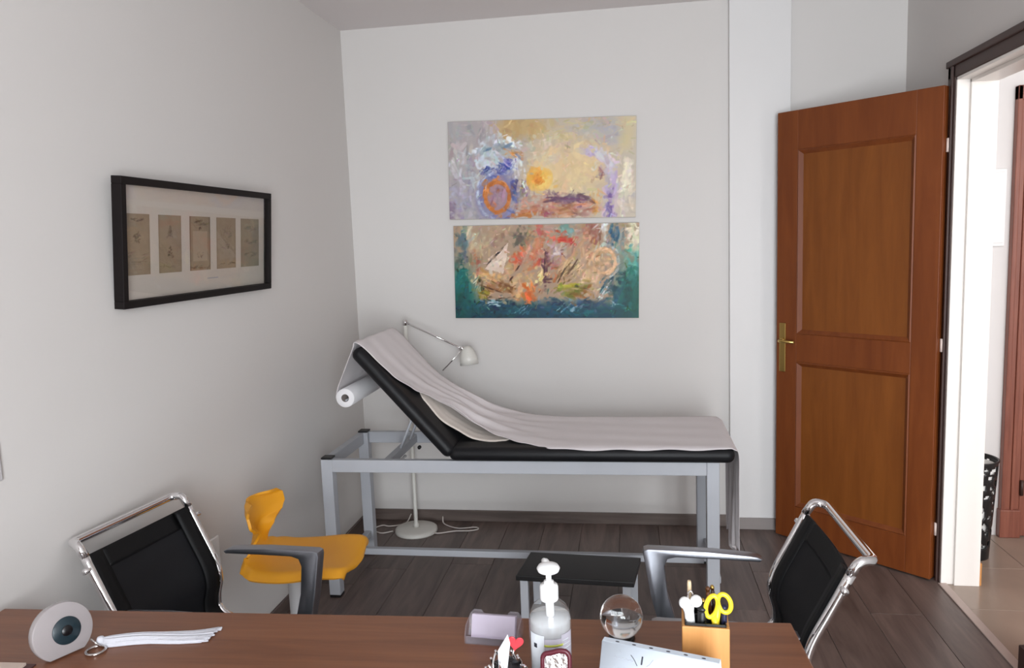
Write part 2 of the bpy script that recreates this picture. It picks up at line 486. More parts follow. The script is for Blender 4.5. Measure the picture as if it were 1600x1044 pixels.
# dark casing round the doorway, room side
bm = B()
box(bm, XR - 0.022, XR, DY1, DY1 + 0.07, 0, DZ + 0.07, bev=0.003)
box(bm, XR - 0.03, XR, DY1 + 0.012, DY1 + 0.028, 0, DZ + 0.05, bev=0.003)
tr2 = struct(obj('trim_2', bm, 'casing'), 'dark brown moulded door casing')
bm = B()
box(bm, XR - 0.022, XR, DY0 - 0.07, DY1 + 0.07, DZ, DZ + 0.07, bev=0.003)
box(bm, XR - 0.032, XR, DY0 - 0.07, DY1 + 0.07, DZ + 0.045, DZ + 0.072, bev=0.004)
obj('head_casing', bm, 'casing', tr2)
bm = B()
box(bm, XR - 0.022, XR, DY0 - 0.07, DY0, 0, DZ + 0.07, bev=0.003); box(bm, XR - 0.035, XR, DY0 - 0.05, DY0 - 0.02, 0, DZ + 0.05, bev=0.005)
obj('side_casing', bm, 'casing', tr2)
obj('plinth_block', bx(XR - 0.045, XR, DY0 - 0.08, DY0 + 0.004, 0, 0.12, bev=0.004), 'casing', tr2)
struct(obj('trim_3', bx(XR - 0.03, XR + 0.005, DY0, DY1 - 0.012, 0, 0.006, bev=0.002), 'strip'), 'pale threshold strip in the doorway')

# the open door leaf
HX, HY = 1.272, 3.372
LX, LY = 0.722, 3.868
dw = math.hypot(LX - HX, LY - HY); da = math.atan2(LY - HY, LX - HX)
DH = 2.085
# local: x from hinge (0) to latch (dw); visible face is local +y after rotation -> check sign
door = struct(obj('door_1', bx(0.001, dw, -0.036, -0.004, 0.008, DH, bev=0.002), 'door', loc=(HX, HY, 0), rot=(0, 0, da)), 'open varnished wooden door leaf with two panels')
def dpart(name, x0, x1, z0, z1, y0=-0.004, y1=0.004, mat='door', bev=0.002, par=None):
    return obj(name, bx(x0, x1, y0, y1, z0, z1, bev=bev), mat, par or door)
ST = 0.105
# stiles and rails stand proud of the leaf, panels lie in the recess
rails = [(0.008, 0.175), (0.90, 1.035), (1.905, DH)]
dpart('stile', 0.001, ST, 0.008, DH, -0.004, 0.010); dpart('stile', dw - ST, dw, 0.008, DH, -0.004, 0.010)
for a, b in rails:
    dpart('rail', ST, dw - ST, a, b, -0.004, 0.010)
for a, b in ((0.175, 0.90), (1.035, 1.905)):
    p = dpart('panel', ST + 0.018, dw - ST - 0.018, a + 0.018, b - 0.018, -0.004, -0.002, 'doorpanel', bev=0.0005)
    bm = B(); x0, x1 = ST, dw - ST; q = 0.024
    O = [bm.verts.new((X, 0.0098, Z)) for X, Z in ((x0, a), (x1, a), (x1, b), (x0, b))]
    K = [bm.verts.new((X, 0.0135, Z)) for X, Z in ((x0 + 0.005, a + 0.005), (x1 - 0.005, a + 0.005), (x1 - 0.005, b - 0.005), (x0 + 0.005, b - 0.005))]
    I = [bm.verts.new((X, -0.0035, Z)) for X, Z in ((x0 + q, a + q), (x1 - q, a + q), (x1 - q, b - q), (x0 + q, b - q))]
    for k in range(4):
        bm.faces.new((O[k], O[(k + 1) % 4], K[(k + 1) % 4], K[k])); bm.faces.new((K[k], K[(k + 1) % 4], I[(k + 1) % 4], I[k]))
    obj('moulding', bm, 'door', door)
hx = dw - 0.033
hp = obj('handle_plate', bx(hx - 0.017, hx + 0.017, 0.009, 0.014, 0.845, 1.085, bev=0.003), 'brass', door)
bm = B(); tube(bm, fillet([(hx, 0.012, 1.0), (hx, 0.05, 1.0), (hx - 0.085, 0.052, 1.0)], 0.015), 0.0075, 10); lathe(bm, [(0, 0), (0.012, 0), (0.012, 0.01), (0, 0.01)], 16, axes((hx, 0.012, 1.0), (1, 0, 0), (0, 0, 1), (0, 1, 0)))
obj('lever', bm, 'brass', hp)
obj('latch_face', bx(dw - 0.001, dw + 0.0015, -0.03, -0.012, 0.9, 1.08), 'brass', door)
for z in (0.23, 1.03, 1.85):
    bm = B(); lathe(bm, [(0, 0), (0.009, 0), (0.009, 0.055), (0, 0.055)], 14, Matrix.Translation((-0.008, -0.022, z - 0.027)))
    box(bm, -0.008, 0.003, -0.026, -0.020, z - 0.027, z + 0.027)
    obj('hinge', bm, 'hinge', door)

# ------------------------------------------------------------------ the hall beyond the doorway
HX1, HY0, HY1 = 3.0, 0.4, 3.92
hf = struct(obj('floor_hall', bx(XR + 0.005, HX1, HY0, HY1, -0.06, -0.012), 'sub'), 'beige stone tile floor of the hall')
x = XR + 0.005
while x < HX1 - 0.01:
    x1 = min(x + 0.4, HX1); y = HY1
    while y > HY0 + 0.01:
        y1 = max(y - 0.4, HY0); w, d = x1 - x - 0.002, y - y1 - 0.002
        if not (x1 < XH + 0.001 and False):
            obj('tile', bx(-w / 2, w / 2, -d / 2, d / 2, -0.012, 0, bev=0.001, seg=1), 'tile', hf, loc=((x + x1) / 2, (y + y1) / 2, 0))
        y = y1
    x = x1
struct(obj('wall_hall_end', bx(XH, HX1, HY1, HY1 + 0.05, 0, ZC), 'pilaster'), 'white end wall of the hall')
struct(obj('wall_hall_side', bx(HX1, HX1 + 0.1, HY0, HY1, -0.06, ZC), 'pilaster'), 'white side wall of the hall')
struct(obj('ceiling_hall', bx(XH, HX1 + 0.1, HY0, HY1 + 0.05, ZC, ZC + 0.1), 'ceiling'), 'hall ceiling')
# hall door in the end wall
hx0 = 1.776
hd = struct(obj('door_2', bx(hx0 + 0.085, hx0 + 0.90, HY1 - 0.022, HY1, 0.006, 2.08, bev=0.002), 'doorhall'), 'red brown wooden door at the end of the hall')
bm = B()
for i, (a, b, d) in enumerate(((0.0, 0.022, 0.034), (0.02, 0.045, 0.024), (0.043, 0.06, 0.032), (0.058, 0.085, 0.022))):
    box(bm, hx0 + a, hx0 + b, HY1 - d, HY1, 0.13, 2.15, bev=0.004)
obj('casing', bm, 'doorhall', hd)
obj('head_casing', bx(hx0, hx0 + 0.985, HY1 - 0.034, HY1, 2.085, 2.15, bev=0.004), 'doorhall', hd)
obj('plinth_block', bx(hx0 - 0.005, hx0 + 0.088, HY1 - 0.04, HY1, 0, 0.14, bev=0.004), 'doorhall', hd)
for z in (0.25, 1.05, 1.85):
    obj('hinge', lathe(B(), [(0, 0), (0.008, 0), (0.008, 0.075), (0, 0.075)], 12, Matrix.Translation((hx0 + 0.09, HY1 - 0.03, z - 0.037))), 'casing', hd)
bm = B()
box(bm, hx0 + 0.2, hx0 + 0.78, HY1 - 0.032, HY1 - 0.02, 0.2, 0.85, bev=0.005); box(bm, hx0 + 0.2, hx0 + 0.78, HY1 - 0.032, HY1 - 0.02, 1.05, 1.95, bev=0.005)
obj('panel', bm, 'doorhall', hd)
# flush white cabinet on the hall wall
eb = thing('electrical_panel', 'flat white electrical box on hall wall above the black bin', 'electrical box', (1.70, HY1, 1.42))
obj('box', bx(-0.13, 0.05, -0.018, 0, 0, 0.36, bev=0.004), 'whitepl', eb)
obj('cover', bx(-0.12, 0.04, -0.024, -0.017, 0.015, 0.345, bev=0.003), 'whitepl', eb)
# wooden casing foot on the hall side of the lining
struct(obj('trim_4', bx(XH, XH + 0.02, DY1 - 0.02, DY1 + 0.06, 0, 0.1, bev=0.002), 'bamboo'), 'small wooden block at the foot of the white lining')

# black openwork bin
bn = thing('waste_bin', 'tall black openwork bin standing in the hall', 'bin', (1.545, 3.675, 0))
def bin_wall():
    bm = B(); nu, nv = 90, 56; Hh = 0.46
    rnd = random.Random(3); sp = []
    for i in range(500):
        sp.append((rnd.random() * 2 * PI, 0.06 + rnd.random() * 0.38, 0.010 + rnd.random() * 0.014, 0.007 + rnd.random() * 0.008, rnd.random() * PI))
    keep = []
    for s in sp:                       # openings keep clear of each other
        if all(min(abs(s[0] - k[0]), 2 * PI - abs(s[0] - k[0])) * 0.105 > (s[2] + k[2]) * 0.72 or abs(s[1] - k[1]) > (s[2] + k[2]) * 0.85 for k in keep):
            keep.append(s)
    V = [[None] * (nv + 1) for _ in range(nu)]
    def R(z): return 0.083 + 0.025 * z / Hh
    for i in range(nu):
        for j in range(nv + 1):
            a = 2 * PI * i / nu; z = Hh * j / nv
            V[i][j] = bm.verts.new((R(z) * math.cos(a), R(z) * math.sin(a), z))
    for i in range(nu):
        for j in range(nv):
            a = 2 * PI * (i + 0.5) / nu; z = Hh * (j + 0.5) / nv; hole = False
            if 2 < j < nv - 2:
                for s in keep:
                    da_ = (a - s[0] + PI) % (2 * PI) - PI
                    px, pz = da_ * 0.1, z - s[1]
                    qx = px * math.cos(s[4]) + pz * math.sin(s[4]); qz = -px * math.sin(s[4]) + pz * math.cos(s[4])
                    if (qx / s[2]) ** 2 + (qz / s[3]) ** 2 < 1:
                        hole = True; break
            if not hole:
                bm.faces.new((V[i][j], V[(i + 1) % nu][j], V[(i + 1) % nu][j + 1], V[i][j + 1]))
    return bm
o = obj('body', bin_wall(), 'bin', bn, smooth=True)
md = o.modifiers.new('thickness', 'SOLIDIFY'); md.thickness = 0.003
obj('rim', tube(B(), [(0.108 * math.cos(a * PI / 20), 0.108 * math.sin(a * PI / 20), 0.46) for a in range(40)], 0.005, 8, closed=True), 'bin', bn)
obj('bottom', lathe(B(), [(0, 0), (0.083, 0), (0.083, 0.012), (0, 0.012)], 40), 'bin', bn)
obj('liner', lathe(B(), [(0, 0.02), (0.072, 0.02), (0.098, 0.44), (0.096, 0.44), (0.07, 0.022), (0, 0.022)], 40), 'liner', bn)

# ------------------------------------------------------------------ desk
DZT = 0.73
desk = thing('desk', 'brown wood veneer office desk with small things on it', 'desk', (0.318, 1.545, 0), math.radians(2.4))
# local: origin at the far right corner, x to -1.76, y to -0.78
obj('desk_top', bx(-1.76, 0, -0.78, 0, DZT - 0.026, DZT, bev=0.003), 'desk', desk)
for x in (-1.70, -0.10):
    for y in (-0.70, -0.11):
        obj('leg', bx(x, x + 0.04, y, y + 0.04, 0, DZT - 0.056, bev=0.003), 'greymetal', desk)
for y in (-0.70, -0.11):
    obj('frame_rail', bx(-1.70, -0.06, y, y + 0.04, DZT - 0.056, DZT - 0.026, bev=0.002), 'greymetal', desk)

# ------------------------------------------------------------------ chrome armchairs with black mesh slings
def make_chair(label, loc, rz):
    t = thing('mesh_armchair', label, 'chair', loc, rz, 'chrome armchairs across the desk')
    hw = 0.192      # half width of the sling
    prof = [(-0.088, 0.766), (-0.045, 0.68), (-0.006, 0.60), (0.004, 0.545), (-0.008, 0.49), (-0.004, 0.45), (0.03, 0.425), (0.10, 0.418), (0.22, 0.424), (0.34, 0.432), (0.40, 0.43), (0.425, 0.415)]
    ps = spline([(p[0], 0, p[1]) for p in prof], 5)
    n = len(ps) - 1
    def at(u):
        f = u * n; i = min(int(f), n - 1); return ps[i].lerp(ps[i + 1], f - i)
    # mesh panel and its hems
    def surf(u, v):
        p = at(u); s = (v - 0.5) * 2
        sag = 0.016 * (1 - s * s) * (1 if u > 0.03 else 1)
        q = at(min(1, u + 0.01)) - at(max(0, u - 0.01)); nr = Vector((-q.z, 0, q.x)).normalized()
        return Vector((p.x, s * (hw - 0.012), p.z)) - nr * sag * -1 * (-1)
    obj('sling', grid(B(), surf, 60, 16, 0.003), 'mesh', t, smooth=True)
    for s in (-1, 1):
        def hemf(u, v, s=s):
            p = surf(u, 0.5 + s * (0.5 - v * 0.13)); q = at(min(1, u + 0.01)) - at(max(0, u - 0.01)); nr = Vector((-q.z, 0, q.x)).normalized()
            return p - nr * (-0.0035)
        obj('hem', grid(B(), hemf, 60, 3, 0.009), 'hem', t, smooth=True)
    def hemt(u, v):
        p = surf(u * 0.05, 0.13 + 0.74 * v); return p + Vector((0.0035, 0, 0.001))
    obj('hem', grid(B(), hemt, 6, 16, 0.008), 'hem', t, smooth=True)
    # side tubes with handle bar looped over the top
    R = 0.0115
    for s in (-1, 1):
        path = [(p.x, s * hw, p.z) for p in ps]
        obj('side_tube', tube(B(), path, R, 12), 'chrome', t)
        cl = lathe(B(), [(0, -0.012), (0.008, -0.012), (0.008, 0.012), (0, 0.012)], 12, axes((-0.070, s * (hw + 0.012), 0.735), (1, 0, 0), (0, 0, 1), (0, 1, 0)))
        obj('screw_cap', cl, 'chrome', t)
    hb = fillet([(-0.085, -hw, 0.764), (-0.108, -hw, 0.799), (-0.140, -hw + 0.012, 0.793), (-0.140, hw - 0.012, 0.793), (-0.108, hw, 0.799), (-0.085, hw, 0.764)], 0.03, 6)
    obj('handle_bar', tube(B(), hb, R, 12), 'chrome', t)
    obj('front_bar', tube(B(), [(0.425, -hw, 0.415), (0.425, hw, 0.415)], R, 12), 'chrome', t)
    obj('cross_bar', tube(B(), [(0.18, -hw, 0.41), (0.18, hw, 0.41)], R, 12), 'chrome', t)
    # armrests: a flat sculpted post that turns back into the rest
    for s in (-1, 1):
        pl = [(0.258, 0.425), (0.310, 0.425), (0.333, 0.52), (0.352, 0.64), (0.350, 0.652), (0.338, 0.656), (0.17, 0.650), (0.06, 0.640), (0.04, 0.637), (0.026, 0.630), (0.033, 0.623), (0.15, 0.629), (0.262, 0.633), (0.285, 0.627), (0.293, 0.606), (0.284, 0.52)]
        y = s * (hw + 0.018)
        m = axes((0, y - 0.019 + (0.0 if s > 0 else 0.0), 0), (1, 0, 0), (0, 0, 1), (0, 1, 0))
        a = obj('armrest', prism(B(), pl, 0.038, m, bev=0.004), 'alu', t, smooth=True, autosmooth=35)
        obj('arm_foot', bx(0.256, 0.312, y - 0.02, y + 0.02, 0.402, 0.426, bev=0.003), 'chrome', a)
    # cantilever legs
    for s in (-1, 1):
        y = s * (hw + 0.03)
        obj('leg', tube(B(), fillet([(0.10, s * hw, 0.405), (0.40, y, 0.40), (0.455, y, 0.30), (0.43, y, 0.0125), (-0.06, y, 0.0125), (-0.06, 0, 0.0125)], 0.05, 6), R, 12), 'chrome', t)
    return t
make_chair('black mesh chrome armchair beside the yellow chair and white wall', (-1.280, 1.858, 0), math.radians(-8))
make_chair('black mesh chrome armchair in front of open wooden door', (0.384, 1.893, 0), math.radians(180 + 1.5))

# ------------------------------------------------------------------ yellow swivel chair
yc = thing('swivel_chair', 'yellow moulded plastic chair on a pale column by the wall', 'chair', (-1.160, 2.44, 0), math.radians(4))
# shell: seat and backrest in one moulding; local +x is the front
def shell():
    prof = spline([(0.205, 0, 0.425), (0.19, 0, 0.442), (0.12, 0, 0.447), (0.0, 0, 0.436), (-0.10, 0, 0.437), (-0.155, 0, 0.455), (-0.175, 0, 0.50), (-0.172, 0, 0.55), (-0.168, 0, 0.59), (-0.175, 0, 0.635), (-0.186, 0, 0.664)], 7)
    n = len(prof) - 1
    wid = [(0.0, 0.10), (0.05, 0.145), (0.16, 0.178), (0.30, 0.185), (0.42, 0.178), (0.50, 0.150), (0.58, 0.075), (0.66, 0.060), (0.71, 0.066), (0.77, 0.125), (0.83, 0.152), (0.91, 0.152), (0.965, 0.132), (1.0, 0.08)]
    def f(u, v):
        k = u * n; i = min(int(k), n - 1); p = prof[i].lerp(prof[i + 1], k - i)
        w = interp(wid, u); s = (v - 0.5) * 2
        x, z = p.x, p.z
        if u < 0.55:
            z += 0.016 * s * s * (1 if u < 0.45 else (0.55 - u) * 10); z -= 0.022 * max(0, abs(s) - 0.86) / 0.14 * (1 if u > 0.04 else 0.5)
            x += -0.03 * s * s * max(0, 1 - u / 0.12)
        else:
            x += 0.05 * s * s * min(1, (u - 0.55) * 6)
        return (x, s * w, z)
    return grid(B(), f, 70, 24, 0.009)
o = obj('seat_shell', shell(), 'yellow', yc, smooth=True, autosmooth=50)
for y in (-0.065, 0.065):
    obj('rivet', lathe(B(), [(0, 0), (0.009, 0), (0.007, 0.004), (0, 0.005)], 14, axes((-0.162, y, 0.615), (0, 1, 0), (0, 0, 1), (1, 0, 0))), 'yellow', yc, smooth=True)
obj('column', lathe(B(), [(0, 0.10), (0.022, 0.10), (0.022, 0.22), (0.030, 0.225), (0.030, 0.40), (0.07, 0.418), (0.07, 0.430), (0, 0.430)], 24, Matrix.Translation((-0.03, 0, 0))), 'column', yc)
for k in range(5):
    a = 2 * PI * k / 5 + 0.3
    m = Matrix.Rotation(a, 4, 'Z')
    f = obj('foot', tube(B(), [Vector((-0.03, 0, 0.11)), m @ Vector((0.1, 0, 0.09)), m @ Vector((0.21, 0, 0.06))], [0.02, 0.018, 0.013], 10), 'column', yc)
    q = m @ Vector((0.205, 0, 0.025))
    obj('caster', lathe(B(), [(0, -0.012), (0.02, -0.012), (0.025, -0.006), (0.025, 0.006), (0.02, 0.012), (0, 0.012)], 18, axes(q, m @ Vector((1, 0, 0)), (0, 0, 1), m @ Vector((0, -1, 0)))), 'cap', f)

# ------------------------------------------------------------------ examination couch
CX0, CX1, CY0, CY1, CZ = -1.325, 0.345, 3.02, 3.53, 0.625
couch = thing('examination_couch', 'grey steel examination couch with black vinyl pads and raised backrest', 'couch', (0, 0, 0))
LG = 0.05
for (x, y) in ((CX0, CY0), (CX0, CY1 - LG), (CX1 - LG, CY0), (CX1 - LG, CY1 - LG)):
    lg = obj('leg', bx(x, x + LG, y, y + LG, 0.012, CZ, bev=0.003), 'greymetal', couch)
    obj('foot_cap', bx(x + 0.001, x + LG - 0.001, y + 0.001, y + LG - 0.001, 0, 0.016, bev=0.003), 'cap', lg)
    if x < 0:
        obj('end_cap', bx(x + 0.001, x + LG - 0.001, y + 0.001, y + LG - 0.001, CZ, CZ + 0.009, bev=0.003), 'cap', lg)
for y in (CY0, CY1 - 0.03):
    obj('long_rail', bx(CX0 + LG, CX1 - LG, y, y + 0.03, CZ - 0.055, CZ, bev=0.003), 'greymetal', couch)
for x in (CX0, CX1 - 0.03):
    obj('end_rail', bx(x, x + 0.03, CY0 + LG, CY1 - LG, CZ - 0.055, CZ, bev=0.003), 'greymetal', couch)
    obj('low_side_rail', bx(x + 0.01, x + 0.04, CY0 + LG, CY1 - LG, 0.098, 0.128, bev=0.003), 'greymetal', couch)
obj('cross_rail', bx(-1.06, -1.03, CY0 + 0.03, CY1 - 0.03, CZ - 0.05, CZ - 0.01, bev=0.003), 'greymetal', couch)
obj('stretcher', bx(CX0 + 0.04, CX1 - 0.04, 3.26, 3.29, 0.098, 0.128, bev=0.003), 'greymetal', couch)
def pad(L, Wd, T):
    """soft pad, x 0..L, y 0..Wd, z 0..T with rounded edges"""
    b = bx(0, L, 0, Wd, 0, T, bev=T * 0.48, seg=5)
    return b
MY0, MW, MT = 2.99, 0.545, 0.060
obj('seat_pad', pad(1.155, MW, MT), 'vinyl', couch, smooth=True, loc=(-0.752, MY0, CZ + 0.002))
bang = math.radians(48.5)
bu = Vector((-math.cos(bang), 0, math.sin(bang))); bnn = Vector((math.sin(bang), 0, math.cos(bang)))
bo = Vector((-0.762, MY0, CZ + 0.008))
o = obj('back_pad', pad(0.60, MW, MT), 'vinyl', couch, smooth=True)
o.matrix_local = axes(bo, bu, (0, 1, 0), bnn)
# support stay under the backrest with its ratchet
p1 = bo + bu * 0.27 + Vector((0, 0.28, 0)) - bnn * 0.004
obj('stay', tube(B(), [p1, (-1.045, 3.25, CZ - 0.03)], 0.006, 8), 'greymetal', couch)
p2 = bo + bu * 0.27 + Vector((0, 0.42, 0)) - bnn * 0.004
obj('stay', tube(B(), [p2, (-1.045, 3.40, CZ - 0.03)], 0.006, 8), 'greymetal', couch)
lv = obj('adjusting_lever', tube(B(), fillet([(-1.03, 3.30, CZ - 0.06), (-1.08, 3.22, CZ - 0.10), (-1.22, 3.22, CZ - 0.065)], 0.02), 0.006, 8), 'whitepl', couch)
obj('lever_knob', lathe(B(), [(0, 0), (0.012, 0), (0.014, 0.012), (0.012, 0.03), (0, 0.03)], 14, axes((-1.09, 3.215, CZ - 0.10), (0, 0, 1), (0, 1, 0), (1, 0, 0.2))), 'cap', lv)
for x, z in ((-0.90, CZ - 0.02), (-1.02, CZ - 0.075)):
    obj('bolt', lathe(B(), [(0, 0), (0.009, 0), (0.009, 0.012), (0, 0.014)], 12, axes((x, CY1 - 0.03, z), (1, 0, 0), (0, 0, 1), (0, -1, 0))), 'cap', couch)

# sheet laid over the couch
top_off = bo + bnn * (MT + 0.004)
def bk(s):
    return top_off + bu * s
zs = CZ + 0.002 + MT + 0.005
a0 = bk(0.615) + Vector((-0.018, 0, 0.004)); 
prof_pts = [(-1.2505, 0, 0.89), (-1.238, 0, 0.935), (-1.205, 0, 1.0), (a0.x - 0.012, 0, a0.z - 0.035), (a0.x, 0, a0.z - 0.006), (bk(0.57).x, 0, bk(0.57).z), (bk(0.45).x, 0, bk(0.45).z), (bk(0.34).x, 0, bk(0.34).z), (bk(0.235).x + 0.008, 0, bk(0.235).z + 0.008),
            (-0.755, 0, 0.785), (-0.655, 0, 0.728), (-0.53, 0, zs + 0.010), (-0.38, 0, zs), (-0.1, 0, zs), (0.2, 0, zs), (0.36, 0, zs), (0.402, 0, zs - 0.010), (0.418, 0, zs - 0.05), (0.422, 0, 0.50), (0.424, 0, 0.36), (0.426, 0, 0.24), (0.428, 0, 0.155)]
PS = spline(prof_pts, 8)
cum = [0.0]
for a, b in zip(PS, PS[1:]):
    cum.append(cum[-1] + (b - a).length)
TL = cum[-1]
def pat(u):
    d = u * TL
    import bisect
    i = min(max(bisect.bisect_right(cum, d) - 1, 0), len(PS) - 2)
    t = (d - cum[i]) / max(1e-9, cum[i + 1] - cum[i])
    return PS[i].lerp(PS[i + 1], min(1, t))
yfront = [(-1.3, 3.06), (-1.13, 3.02), (-1.06, 3.02), (-0.99, 3.035), (-0.92, 3.09), (-0.86, 3.15), (-0.78, 3.20), (-0.66, 3.17), (-0.55, 3.11), (-0.45, 3.06), (-0.32, 3.005), (-0.2, 2.997), (0.3, 2.997), (0.41, 3.005)]
def sheet(u, v):
    p = pat(u); hang = p.x > 0.405 and p.z < zs - 0.012
    yb = 3.537; yf = interp(yfront, p.x)
    if hang:
        k = min(1, (zs - p.z) / 0.5)
        yf = 3.005 + 0.20 * k ** 0.8; yb = 3.537 - 0.06 * k
        vv = v
        y = yf + (yb - yf) * vv
        amp = 0.014 * k
        x = p.x + 0.004 + amp * (math.sin(vv * 19 + 1.0) * 0.7 + math.sin(vv * 41 + k * 2) * 0.3) + 0.004 * k
        z = p.z
        if k > 0.2:                       # uneven lower hem
            z += (0.05 * (vv - 0.35) ** 2 + 0.018 * math.sin(vv * 11)) * k + 0.02 * k * (0.5 + 0.5 * math.cos(vv * 7))
        return (x, y, z)
    y = yf + (yb - yf) * v
    z = p.z; x = p.x
    w = math.exp(-((p.x + 0.68) / 0.24) ** 2) if p.x > -1.15 else 0.0     # long soft folds where it hangs free
    fold = 0.019 * w * (0.6 * math.sin(v * 17 + p.x * 5) + 0.4 * math.sin(v * 33 - p.x * 9))
    z += fold * 0.6 + 0.013 * w + 0.0014 * math.sin(v * 23 + p.x * 6); x += fold * 0.5 + 0.004 * w
    e = min(1, max(0, (p.x + 0.5) / 0.3)) * (1 if p.x < 0.36 else max(0, (0.405 - p.x) / 0.045))
    if v < 0.04 and e > 0:                 # edge turns down over the pad's rounding, a little uneven
        z -= (0.04 - v) / 0.04 * (0.009 + 0.003 * math.sin(p.x * 31)) * e
        y -= 0.002 * e
    return (x, y, z)
sh = obj('bed_sheet', grid(B(), sheet, 260, 44, 0.002), 'cloth', smooth=True)
tag(sh, 'pale wrinkled sheet spread over the couch and hanging off its foot', 'sheet')
# cream towel under the sheet at the bend
tp = spline([(bk(0.30).x, 0, bk(0.30).z - 0.001), (bk(0.20).x, 0, bk(0.20).z - 0.001), (bk(0.115).x + 0.006, 0, bk(0.115).z + 0.004), (-0.70, 0, 0.712), (-0.635, 0, zs + 0.001), (-0.56, 0, zs - 0.002), (-0.515, 0, zs - 0.002)], 8)
tyf = [(-0.95, 3.22), (-0.88, 3.13), (-0.80, 3.105), (-0.73, 3.12), (-0.66, 3.105), (-0.58, 3.095), (-0.53, 3.11), (-0.51, 3.13)]
def towel(u, v):
    n = len(tp) - 1; k = u * n; i = min(int(k), n - 1); p = tp[i].lerp(tp[i + 1], k - i)
    yf = interp(tyf, p.x)
    return (p.x, yf + (3.40 - yf) * v, p.z + 0.0015 * math.sin(v * 30))
tag(obj('towel', grid(B(), towel, 50, 20, 0.0035), 'cream', smooth=True), 'cream towel tucked under the sheet at the couch bend', 'towel')

# paper roll behind the headrest
pr = thing('paper_roll', 'white paper roll hung behind the raised couch backrest', 'paper roll', (-1.205, 3.045, 0.890))
mY = axes((0, 0, 0), (1, 0, 0), (0, 0, -1), (0, 1, 0))
obj('roll', lathe(B(), [(0.017, 0), (0.039, 0), (0.041, 0.002), (0.041, 0.448), (0.039, 0.45), (0.017, 0.45)], 40, mY), 'paper', pr)
obj('core', lathe(B(), [(0.0172, 0.001), (0.0155, 0.001), (0.0155, 0.449), (0.0172, 0.449), (0.0172, 0.001)], 30, mY), 'card', pr)
bm = B(); tube(bm, fillet([(0.0, 0.01, -0.012), (0, 0.46, -0.012), (0.11, 0.46, 0.03)], 0.02), 0.004, 8)
obj('holder_rod', bm, 'greymetal', pr)

# ------------------------------------------------------------------ floor lamp behind the couch
lp = thing('floor_lamp', 'white floor lamp with chrome jointed arm behind the couch', 'lamp', (-1.150, 3.80, 0))
obj('base', lathe(B(), [(0, 0), (0.112, 0), (0.114, 0.004), (0.112, 0.018), (0.10, 0.024), (0, 0.026)], 48), 'lampwhite', lp)
obj('pole', lathe(B(), [(0, 0.024), (0.016, 0.024), (0.016, 0.04), (0.0105, 0.05), (0.0105, 1.12), (0, 1.125)], 18), 'lampwhite', lp)
bm = B(); lathe(bm, [(0, 0), (0.013, 0), (0.013, 0.03), (0, 0.03)], 14, Matrix.Translation((0, 0, 1.115)))
obj('joint', bm, 'chrome', lp)
E1 = Vector((0.295, 0.0, 0.99))
bm = B(); tube(bm, [(0, -0.008, 1.135), E1 + Vector((0, -0.008, 0))], 0.005, 8); tube(bm, [(0, 0.008, 1.128), E1 + Vector((0, 0.008, -0.004))], 0.005, 8)
obj('arm', bm, 'chrome', lp)
obj('elbow', lathe(B(), [(0, -0.014), (0.012, -0.014), (0.012, 0.014), (0, 0.014)], 14, axes(E1, (1, 0, 0), (0, 0, 1), (0, 1, 0))), 'chrome', lp)
hdm = axes(E1 + Vector((0.004, 0, 0.0)), Vector((0.78, 0, 0.62)).normalized(), (0, 1, 0), Vector((-0.62 * -1, 0, -0.78)).normalized())
d = Vector((0.10, -0.05, -1)).normalized(); xa = Vector((1, 0, 0.1)).normalized(); ya = d.cross(xa).normalized(); xa = ya.cross(d)
hd_ = obj('lamp_head', lathe(B(), [(0, -0.012), (0.018, -0.010), (0.034, 0.012), (0.046, 0.05), (0.048, 0.085), (0.044, 0.085), (0.040, 0.05), (0.02, 0.01), (0, 0.0)], 30, axes(E1 + Vector((0.028, 0, 0.0)), xa, ya, d)), 'lampwhite', lp)
obj('switch_rod', tube(B(), [E1 + Vector((0.005, -0.01, -0.005)), E1 + Vector((-0.10, -0.03, -0.11))], 0.004, 8), 'chrome', hd_)
cb = obj('lamp_cord', tube(B(), spline([(-1.07, 3.78, 0.006), (-1.02, 3.765, 0.006), (-0.94, 3.80, 0.006), (-0.86, 3.81, 0.006), (-0.82, 3.835, 0.006), (-0.84, 3.86, 0.006), (-0.93, 3.84, 0.006), (-1.02, 3.90, 0.006), (-1.04, 3.945, 0.03)], 8), 0.0035, 8), 'cable')
tag(cb, 'thin pale cord looping on the floor right of the lamp base', 'cord')
cb = obj('lamp_cord', tube(B(), spline([(-1.275, 3.78, 0.006), (-1.33, 3.75, 0.006), (-1.39, 3.80, 0.006), (-1.36, 3.86, 0.006), (-1.31, 3.85, 0.006), (-1.24, 3.90, 0.006), (-1.22, 3.95, 0.04)], 8), 0.0035, 8), 'cable')
tag(cb, 'thin pale cord between the lamp base and the room corner', 'cord')

# ------------------------------------------------------------------ step stool
stl = thing('step_stool', 'low black topped step stool with grey legs before the couch', 'stool', (0, 0, 0))
pts = [(-0.463, 2.842), (0.0, 2.812), (0.030, 3.045), (-0.433, 3.075)]
obj('top', prism(B(), pts, 0.022, Matrix.Translation((0, 0, 0.19)), bev=0.003), 'blackglass', stl)
for (x, y) in ((-0.433, 2.868), (-0.028, 2.842), (0.0, 3.018), (-0.405, 3.045)):
    obj('leg', bx(x - 0.016, x + 0.016, y - 0.016, y + 0.016, 0, 0.19, bev=0.002), 'greymetal', stl)

